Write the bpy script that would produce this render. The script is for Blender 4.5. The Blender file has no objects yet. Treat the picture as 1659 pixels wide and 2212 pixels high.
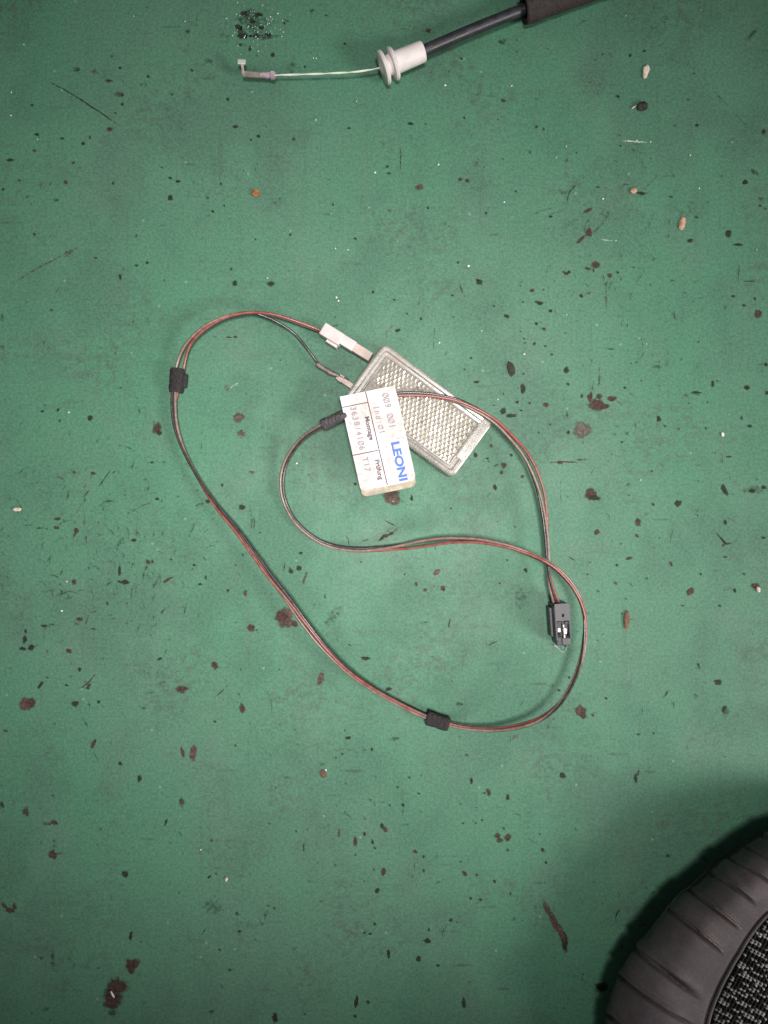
import bpy, bmesh, math, random
from mathutils import Vector, Matrix
random.seed(7)
scene = bpy.context.scene
C = scene.collection
PI = math.pi

# ------------------------------------------------------------------ camera
U = 0.2315e-3            # metres on the floor per unit of the plan grid (1659 x 2212)
H = 0.38                 # camera height
CX, CY = 829.5, 1106.0
cd = bpy.data.cameras.new('camera'); cam = bpy.data.objects.new('camera', cd); C.objects.link(cam)
cam.location = (0, 0, H)
cd.sensor_fit = 'VERTICAL'; cd.sensor_height = 24.0
cd.lens = 12.0 / (CY * U / H)
cd.clip_start = 0.005; cd.clip_end = 20
scene.camera = cam

# ------------------------------------------------------------------ light
w = bpy.data.worlds.new("World"); scene.world = w; w.use_nodes = True
bg = w.node_tree.nodes['Background']
bg.inputs[0].default_value = (0.90, 0.97, 1.0, 1); bg.inputs[1].default_value = 0.10

def area(name, loc, aim, size, power, col, spread):
    l = bpy.data.lights.new(name, 'AREA'); l.shape = 'DISK'; l.size = size
    l.energy = power; l.color = col; l.spread = math.radians(spread)
    o = bpy.data.objects.new(name, l); C.objects.link(o); o.location = loc
    d = Vector(aim) - Vector(loc)
    o.rotation_euler = d.to_track_quat('-Z', 'Y').to_euler()
    return o
area('ceiling_lamp', (0.05, -0.04, 0.95), (-0.010, 0.020, 0), 0.17, 0.74, (1.0, 0.97, 0.945), 41)
area('window_light', (0.92, -0.42, 0.66), (-0.02, 0.03, 0), 0.36, 1.32, (1.0, 0.975, 0.96), 52)

vs = scene.view_settings
vs.view_transform = 'Standard'; vs.look = 'None'; vs.exposure = 0; vs.gamma = 1
vs.use_curve_mapping = False

# ------------------------------------------------------------------ helpers
def P(px, py, h=0.0):
    """point h millimetres above the floor on the plan grid"""
    z = h * 1e-3; k = U * (1 - z / H)
    return Vector(((px - CX) * k, (CY - py) * k, z))

def mesh_obj(name, verts, faces, m, parent=None, loc=(0, 0, 0), smooth=False, attr=None, mats=None, midx=None):
    me = bpy.data.meshes.new(name)
    L = Vector(loc)
    me.from_pydata([tuple(Vector(v) - L) for v in verts], [], faces)
    for mm in (mats or [m]): me.materials.append(mm)
    if midx: me.polygons.foreach_set('material_index', midx)
    if smooth: me.polygons.foreach_set('use_smooth', [True] * len(me.polygons))
    if attr:
        ca = me.color_attributes.new('mark', 'FLOAT_COLOR', 'POINT')
        flat = []
        for c in attr: flat.extend(c)
        ca.data.foreach_set('color', flat)
    me.validate(); me.update()
    o = bpy.data.objects.new(name, me); C.objects.link(o)
    if parent: o.parent = parent
    else: o.location = L
    return o

def thing(name, label, cat, loc, group=None):
    o = bpy.data.objects.new(name, None); C.objects.link(o); o.location = loc
    o.empty_display_size = 0.01
    o['label'] = label; o['category'] = cat
    if group: o['group'] = group
    return o

class MB:
    def __init__(s): s.v = []; s.f = []; s.c = []
    def add(s, v, f, col=None):
        b = len(s.v); s.v += [Vector(x) for x in v]; s.f += [tuple(i + b for i in q) for q in f]
        if col is not None: s.c += [col] * len(v)
    def build(s, name, m, parent=None, loc=(0, 0, 0), smooth=False):
        return mesh_obj(name, s.v, s.f, m, parent, loc, smooth, s.c or None)

def box(x0, x1, y0, y1, z0, z1, bev=0.0, seg=2):
    bm = bmesh.new()
    bmesh.ops.create_cube(bm, size=1)
    for v in bm.verts:
        v.co = Vector(((x0 + x1) / 2 + v.co.x * (x1 - x0), (y0 + y1) / 2 + v.co.y * (y1 - y0), (z0 + z1) / 2 + v.co.z * (z1 - z0)))
    if bev > 0: bmesh.ops.bevel(bm, geom=bm.edges[:], offset=bev, segments=seg, affect='EDGES', profile=0.6)
    bm.verts.index_update()
    v = [x.co.copy() for x in bm.verts]; f = [tuple(q.index for q in p.verts) for p in bm.faces]
    bm.free(); return v, f

def catmull(pts, step):
    out = []
    n = len(pts)
    for i in range(n - 1):
        p0 = pts[max(i - 1, 0)]; p1 = pts[i]; p2 = pts[i + 1]; p3 = pts[min(i + 2, n - 1)]
        k = max(1, int((p2 - p1).length / step))
        for j in range(k):
            t = j / k; t2 = t * t; t3 = t2 * t
            out.append(0.5 * ((2 * p1) + (-p0 + p2) * t + (2 * p0 - 5 * p1 + 4 * p2 - p3) * t2 + (-p0 + 3 * p1 - 3 * p2 + p3) * t3))
    out.append(pts[-1].copy())
    return out

def frames(path):
    fr = []
    n = len(path)
    for i in range(n):
        t = (path[min(i + 1, n - 1)] - path[max(i - 1, 0)]).normalized()
        lat = t.cross(Vector((0, 0, 1)))
        lat = lat.normalized() if lat.length > 1e-4 else Vector((1, 0, 0))
        fr.append((t, lat, lat.cross(t)))
    return fr

def tube(path, rad, sides=10, flat=1.0, cap=True):
    """rad: number or list; flat: vertical/lateral ratio"""
    fr = frames(path); v = []; f = []
    n = len(path)
    for i, p in enumerate(path):
        r = rad[i] if isinstance(rad, (list, tuple)) else rad
        for k in range(sides):
            a = 2 * PI * k / sides
            v.append(p + fr[i][1] * (r * math.cos(a)) + fr[i][2] * (r * flat * math.sin(a)))
    for i in range(n - 1):
        for k in range(sides):
            a = i * sides + k; b = i * sides + (k + 1) % sides
            f.append((a, b, b + sides, a + sides))
    if cap:
        f.append(tuple(range(sides))[::-1]); f.append(tuple((n - 1) * sides + k for k in range(sides)))
    return v, f

def lathe(origin, axis, prof, sides=40):
    """prof: (distance along axis, radius)"""
    ax = axis.normalized(); a1 = ax.cross(Vector((0, 0, 1))).normalized(); a2 = a1.cross(ax)
    v = []; f = []
    for (d, r) in prof:
        for k in range(sides):
            a = 2 * PI * k / sides
            v.append(origin + ax * d + a1 * (r * math.cos(a)) + a2 * (r * math.sin(a)))
    for i in range(len(prof) - 1):
        for k in range(sides):
            a = i * sides + k; b = i * sides + (k + 1) % sides
            f.append((a, b, b + sides, a + sides))
    f.append(tuple(range(sides))[::-1]); f.append(tuple((len(prof) - 1) * sides + k for k in range(sides)))
    return v, f

# ------------------------------------------------------------------ materials
class NT:
    def __init__(s, name):
        s.m = bpy.data.materials.new(name); s.m.use_nodes = True
        s.t = s.m.node_tree; s.b = s.t.nodes['Principled BSDF']
        s.geo = s.t.nodes.new('ShaderNodeNewGeometry'); s.pos = s.geo.outputs['Position']
    def link(s, a, b): s.t.links.new(a, b)
    def sock(s, i, v):
        if isinstance(v, bpy.types.NodeSocket): s.link(v, i)
        else: i.default_value = v
    def noise(s, scale, detail=3, rough=0.5, stretch=None, rot=0.0, off=(0, 0, 0), dist=0.0):
        n = s.t.nodes.new('ShaderNodeTexNoise')
        n.inputs['Scale'].default_value = scale; n.inputs['Detail'].default_value = detail
        n.inputs['Roughness'].default_value = rough; n.inputs['Distortion'].default_value = dist
        mp = s.t.nodes.new('ShaderNodeMapping'); s.link(s.pos, mp.inputs[0])
        mp.inputs['Location'].default_value = off; mp.inputs['Rotation'].default_value = (0, 0, rot)
        if stretch: mp.inputs['Scale'].default_value = stretch
        s.link(mp.outputs[0], n.inputs['Vector'])
        return n.outputs['Fac']
    def voro(s, scale, off=(0, 0, 0), stretch=None, rot=0.0):
        n = s.t.nodes.new('ShaderNodeTexVoronoi'); n.inputs['Scale'].default_value = scale
        mp = s.t.nodes.new('ShaderNodeMapping'); s.link(s.pos, mp.inputs[0])
        mp.inputs['Location'].default_value = off; mp.inputs['Rotation'].default_value = (0, 0, rot)
        if stretch: mp.inputs['Scale'].default_value = stretch
        s.link(mp.outputs[0], n.inputs['Vector'])
        return n.outputs['Distance'], n.outputs['Color']
    def ramp(s, x, a, b, lo=0.0, hi=1.0):
        n = s.t.nodes.new('ShaderNodeMapRange'); n.interpolation_type = 'SMOOTHSTEP'
        s.sock(n.inputs[0], x)
        n.inputs[1].default_value = a; n.inputs[2].default_value = b
        n.inputs[3].default_value = lo; n.inputs[4].default_value = hi
        return n.outputs[0]
    def math(s, op, a, b=0.0):
        n = s.t.nodes.new('ShaderNodeMath'); n.operation = op
        s.sock(n.inputs[0], a); s.sock(n.inputs[1], b); return n.outputs[0]
    def mix(s, fac, a, b, blend='MIX'):
        n = s.t.nodes.new('ShaderNodeMix'); n.data_type = 'RGBA'; n.blend_type = blend
        s.sock(n.inputs[0], fac)
        for i, v in ((6, a), (7, b)):
            if isinstance(v, tuple): v = (*v, 1) if len(v) == 3 else v
            s.sock(n.inputs[i], v)
        return n.outputs[2]
    def bump(s, h, strength=0.3, dist=0.0003, normal=None):
        n = s.t.nodes.new('ShaderNodeBump'); n.inputs['Strength'].default_value = strength
        n.inputs['Distance'].default_value = dist
        s.link(h, n.inputs['Height'])
        if normal: s.link(normal, n.inputs['Normal'])
        return n.outputs[0]
    def attr(s, name='mark'):
        n = s.t.nodes.new('ShaderNodeAttribute'); n.attribute_name = name; return n
    def out(s, **k):
        for key, v in k.items():
            nm = {'col': 'Base Color', 'rough': 'Roughness', 'metal': 'Metallic', 'norm': 'Normal', 'spec': 'Specular IOR Level',
                  'trans': 'Transmission Weight', 'ior': 'IOR', 'coat': 'Coat Weight', 'sss': 'Subsurface Weight', 'sheen': 'Sheen Weight'}[key]
            if isinstance(v, tuple) and len(v) == 3: v = (*v, 1)
            s.sock(s.b.inputs[nm], v)
        return s.m

def paint_material():
    n = NT('green_paint')
    big = n.noise(6.0, 5, 0.55, off=(0.31, 0.2, 0))
    mid = n.noise(26, 5, 0.6, stretch=(1.2, 0.8, 1))
    streak = n.noise(1, 4, 0.6, stretch=(260, 9, 1))
    streak2 = n.noise(1, 3, 0.6, stretch=(900, 40, 1))
    fine = n.noise(700, 3, 0.6)
    grain = n.noise(1700, 2, 0.6)
    col = n.mix(n.ramp(big, 0.32, 0.68), (0.047, 0.190, 0.102), (0.070, 0.186, 0.113))
    col = n.mix(n.ramp(mid, 0.45, 0.75, 0, 0.5), col, (0.092, 0.160, 0.113))
    grime = n.math('MULTIPLY', n.ramp(n.noise(17, 6, 0.7, off=(3, 1, 0)), 0.45, 0.68), n.ramp(n.noise(240, 4, 0.7), 0.42, 0.62))
    col = n.mix(n.math('MULTIPLY', grime, 0.72), col, (0.048, 0.072, 0.050))
    blot = n.math('ADD', n.math('MULTIPLY', n.noise(13, 4, 0.55, off=(9, 2, 0)), .6), n.math('MULTIPLY', n.noise(48, 4, 0.6, off=(2, 8, 0), stretch=(1, .7, 1)), .4))
    col = n.mix(n.ramp(blot, 0.40, 0.54, 0.38, 0.0), col, (0.030, 0.088, 0.055))
    col = n.mix(n.ramp(blot, 0.54, 0.66, 0.0, 0.30), col, (0.072, 0.225, 0.135))
    smear = n.noise(1, 4, 0.65, stretch=(30, 150, 1), rot=.55, off=(4, 4, 0))
    col = n.mix(n.math('MULTIPLY', n.ramp(smear, 0.55, 0.75), n.ramp(n.noise(9, 3, .5, off=(5, 7, 2)), .45, .65, 0, .5)), col, (0.045, 0.085, 0.058))
    col = n.mix(n.ramp(streak, 0.56, 0.74, 0, 0.30), col, (0.050, 0.088, 0.060))
    col = n.mix(n.ramp(streak2, 0.62, 0.8, 0, 0.22), col, (0.13, 0.22, 0.165))
    col = n.mix(n.ramp(fine, 0.30, 0.70, 0.0, 1.0), n.mix(0.22, col, (0.02, 0.05, 0.03)), n.mix(0.13, col, (0.22, 0.36, 0.28)))
    col = n.mix(n.ramp(grain, 0.25, 0.75, 0.0, 1.0), n.mix(0.24, col, (0.02, 0.04, 0.03)), n.mix(0.10, col, (0.24, 0.36, 0.29)))
    # small dark flecks and short scuffs
    patch = n.ramp(n.noise(11, 3, 0.6, off=(1, 5, 0)), 0.40, 0.62)
    d, c = n.voro(210); sep = n.t.nodes.new('ShaderNodeSeparateColor'); n.link(c, sep.inputs[0])
    fleck = n.math('MULTIPLY', n.ramp(n.math('ADD', d, n.math('MULTIPLY', fine, 0.25)), 0.30, 0.20, 0, 1), n.ramp(sep.outputs[0], 0.86, 0.90))
    fleck = n.math('MULTIPLY', fleck, patch)
    col = n.mix(n.math('MULTIPLY', fleck, 0.8), col, n.mix(n.ramp(sep.outputs[1], 0.5, 0.6), (0.02, 0.032, 0.024), (0.055, 0.032, 0.024)))
    for rot, off in ((0.5, 0.3), (-0.8, 4.4)):
        d2, c2 = n.voro(70, off=(off, 2, 0), stretch=(0.30, 2.6, 1), rot=rot)
        s2 = n.t.nodes.new('ShaderNodeSeparateColor'); n.link(c2, s2.inputs[0])
        sc = n.math('MULTIPLY', n.ramp(d2, 0.17, 0.08), n.ramp(s2.outputs[0], 0.86, 0.9))
        sc = n.math('MULTIPLY', sc, n.ramp(n.noise(160, 3, 0.6), 0.4, 0.6))
        col = n.mix(n.math('MULTIPLY', sc, 0.55), col, (0.035, 0.05, 0.035))
    d3, c3 = n.voro(120, off=(7, 3, 0)); s3 = n.t.nodes.new('ShaderNodeSeparateColor'); n.link(c3, s3.inputs[0])
    lf = n.math('MULTIPLY', n.ramp(d3, 0.10, 0.05), n.ramp(s3.outputs[2], 0.972, 0.98))
    col = n.mix(n.math('MULTIPLY', lf, 0.25), col, (0.36, 0.5, 0.42))
    hgt = n.math('ADD', n.math('MULTIPLY', n.noise(330, 3, 0.6, off=(0, 0, 1)), 0.7), n.math('MULTIPLY', grain, 0.3))
    rough = n.ramp(blot, 0.4, 0.62, 0.62, 0.50)
    return n.out(col=col, rough=rough, spec=0.25, norm=n.bump(hgt, 0.45, 0.0004))
M_floor = paint_material()
def mark_material():
    # chipped spots and dirt on the paint; thin broken edges let the paint show through
    n = NT('worn_spot')
    a = n.attr()
    al = n.math('ADD', a.outputs['Alpha'], n.math('MULTIPLY', n.math('SUBTRACT', n.noise(480, 5, 0.72), 0.5), 1.6))
    al = n.math('MULTIPLY', n.ramp(al, 0.18, 0.80), n.ramp(a.outputs['Alpha'], 0.0, 0.3))
    al2 = n.math('MULTIPLY', al, n.ramp(a.outputs['Alpha'], 0.0, 1.0, 0.35, 0.96))
    g = n.noise(650, 4, 0.7, off=(2, 2, 0))
    mk = n.mix(n.ramp(g, 0.35, 0.7), n.mix(1.0, a.outputs['Color'], (0.55, 0.55, 0.55), 'MULTIPLY'), n.mix(1.0, a.outputs['Color'], (1.45, 1.4, 1.35), 'MULTIPLY'))
    m = n.out(col=mk, rough=.72, spec=.25, norm=n.bump(g, .5, .0004))
    tr = n.t.nodes.new('ShaderNodeBsdfTransparent'); mx = n.t.nodes.new('ShaderNodeMixShader')
    n.link(al2, mx.inputs[0]); n.link(tr.outputs[0], mx.inputs[1]); n.link(n.b.outputs[0], mx.inputs[2])
    n.link(mx.outputs[0], n.t.nodes['Material Output'].inputs[0])
    return m
M_mark = mark_material()

def simple(name, col, rough=0.5, spec=0.5, var=0.25, scale=300, bstr=0.15, bdist=0.0002, dirt=None, dirt_scale=90, dirt_amt=0.6, metal=0.0, **kw):
    n = NT(name)
    f = n.noise(scale, 4, 0.6)
    lo = tuple(c * (1 - var) for c in col); hi = tuple(min(1, c * (1 + var)) for c in col)
    c = n.mix(n.ramp(f, 0.3, 0.7), lo, hi)
    if dirt:
        c = n.mix(n.ramp(n.noise(dirt_scale, 5, 0.65, off=(1, 1, 1)), 0.48, 0.72, 0, dirt_amt), c, dirt)
    return n.out(col=c, rough=n.ramp(f, 0.3, 0.7, rough * 0.85, min(1, rough * 1.15)), spec=spec, metal=metal,
                 norm=n.bump(n.noise(scale * 2.2, 3, 0.6), bstr, bdist), **kw)

M_red = simple('red_wire_sheath', (0.23, 0.064, 0.052), 0.33, 0.5, 0.25, 400, dirt=(0.20, 0.13, 0.105), dirt_scale=60, dirt_amt=0.9)
M_black = simple('black_wire_sheath', (0.040, 0.034, 0.036), 0.28, 0.55, 0.3, 400, dirt=(0.09, 0.07, 0.06), dirt_scale=140, dirt_amt=0.5)
M_brown = simple('brown_wire_sheath', (0.21, 0.14, 0.115), 0.3, 0.5, 0.2, 400, dirt=(0.08, 0.06, 0.05), dirt_scale=110, dirt_amt=0.6)
M_tape = simple('fabric_tape', (0.030, 0.025, 0.026), 0.85, 0.25, 0.35, 900, 0.6, 0.0004)
M_shrink = simple('heat_shrink', (0.045, 0.040, 0.042), 0.6, 0.35, 0.2, 500, 0.3)
M_white = simple('white_plastic', (0.50, 0.435, 0.425), 0.45, 0.45, 0.06, 200, 0.1, dirt=(0.34, 0.28, 0.26), dirt_scale=160, dirt_amt=0.35, sss=0.0)
M_grom = simple('pale_grommet_rubber', (0.64, 0.575, 0.56), 0.5, 0.4, 0.06, 200, 0.1, dirt=(0.5, 0.42, 0.38), dirt_scale=160, dirt_amt=0.35)
M_tongue = simple('soiled_plastic', (0.42, 0.33, 0.29), 0.5, 0.4, 0.12, 200, 0.1, dirt=(0.30, 0.17, 0.12), dirt_scale=150, dirt_amt=0.75)
M_jacket = simple('black_rubber', (0.018, 0.017, 0.021), 0.42, 0.5, 0.25, 250, 0.12, dirt=(0.05, 0.045, 0.05), dirt_scale=70, dirt_amt=0.6)
M_foam = simple('dark_cloth_sleeve', (0.042, 0.033, 0.032), 0.9, 0.2, 0.3, 700, 0.6, 0.0005)
M_cream = simple('cream_wire_sheath', (0.62, 0.62, 0.52), 0.3, 0.5, 0.08, 300)
M_metal = simple('bare_terminal_metal', (0.34, 0.28, 0.24), 0.42, 0.5, 0.2, 300, metal=0.55)
M_crimp = simple('dull_crimp', (0.20, 0.155, 0.135), 0.55, 0.4, 0.3, 500, metal=.3)
M_bright = simple('tinned_metal', (0.80, 0.84, 0.76), 0.28, 0.5, 0.08, 300, metal=0.6)
M_pink = simple('pink_crimp', (0.40, 0.29, 0.33), 0.5, 0.4, 0.2, 300)
M_blackpl = simple('black_plastic', (0.030, 0.029, 0.033), 0.42, 0.5, 0.2, 500, 0.15)
M_greypl = simple('grey_plastic', (0.062, 0.058, 0.064), 0.45, 0.5, 0.2, 500, 0.2)
M_dark = simple('hole_shade_black', (0.006, 0.006, 0.007), 0.7, 0.3)  # near-black that paints the shade inside the connector holes
M_contact = simple('tin_contact', (0.93, 0.90, 0.84), 0.35, 0.5, 0.05, 300, metal=0.25)
M_house = simple('beige_housing', (0.26, 0.235, 0.20), 0.5, 0.4, 0.12, 160, dirt=(0.2, 0.16, 0.13), dirt_scale=80)

def lens_material():
    n = NT('clear_plastic')
    d = n.ramp(n.noise(120, 5, 0.65), 0.40, 0.72)
    col = n.mix(d, (0.66, 0.63, 0.58), (0.38, 0.33, 0.27))
    return n.out(col=col, rough=n.ramp(d, 0, 1, 0.22, 0.5), spec=0.5, trans=n.ramp(d, 0, 1, 0.72, 0.35), ior=1.45,
                 norm=n.bump(n.noise(260, 3, 0.6), 0.12, 0.0003))
M_lens = lens_material()
def prism_material():
    n = NT('prism_plastic')
    d = n.ramp(n.noise(110, 5, 0.65, off=(2, 0, 0)), 0.42, 0.72)
    col = n.mix(d, (0.49, 0.455, 0.40), (0.24, 0.205, 0.165))
    return n.out(col=col, rough=n.ramp(d, 0, 1, 0.25, 0.45), spec=0.6, metal=0.45, coat=0.5)
M_prism = prism_material()
M_plate = simple('dull_reflector', (0.13, 0.115, 0.09), 0.4, 0.5, 0.3, 300, metal=.3)

def paper_material():
    n = NT('label_paper')
    f = n.noise(60, 5, 0.6, off=(4, 0, 0)); g = n.noise(420, 4, 0.7)
    # soiled patches of the paper
    c = n.mix(n.ramp(f, 0.36, 0.60, 0, 0.9), (0.66, 0.62, 0.635), (0.50, 0.41, 0.385))
    c = n.mix(n.math('MULTIPLY', n.ramp(g, 0.45, 0.7), n.ramp(f, 0.38, 0.55, 0.05, 0.75)), c, (0.34, 0.26, 0.23))
    return n.out(col=c, rough=0.55, spec=0.4, norm=n.bump(g, 0.08, 0.0001))
M_paper = paper_material()
M_backing = simple('soiled_paper_edge', (0.36, 0.31, 0.24), 0.75, 0.3, 0.25, 260, 0.4, 0.0004, dirt=(0.24, 0.18, 0.12), dirt_scale=200)
M_blue = simple('blue_ink', (0.055, 0.14, 0.44), 0.6, 0.3, 0.12, 700)
M_ink = simple('dark_ink', (0.075, 0.06, 0.075), 0.6, 0.3, 0.2, 700)
M_faint = simple('faded_print', (0.25, 0.22, 0.24), 0.6, 0.3, 0.3, 1500)
M_vfaint = simple('very_faded_print', (0.50, 0.40, 0.40), 0.6, 0.3, 0.15, 1500)

# ------------------------------------------------------------------ floor
fl_v = [(-0.75, -0.85, 0), (0.75, -0.85, 0), (0.75, 0.85, 0), (-0.75, 0.85, 0)]
floor = mesh_obj('floor', fl_v, [(0, 1, 2, 3)], M_floor)
floor['kind'] = 'structure'

COL = {'d': (0.021, 0.024, 0.018), 'r': (0.060, 0.033, 0.027), 'b': (0.092, 0.056, 0.044), 't': (0.22, 0.145, 0.095),
       'g': (0.105, 0.092, 0.078), 'w': (0.42, 0.56, 0.47), 'y': (0.10, 0.13, 0.075), 'k': (0.03, 0.045, 0.034)}
ORG = [(0, 0), (829.5, 0), (0, 553), (829.5, 553), (0, 1106), (829.5, 1106), (0, 1659), (829.5, 1659)]
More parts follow.
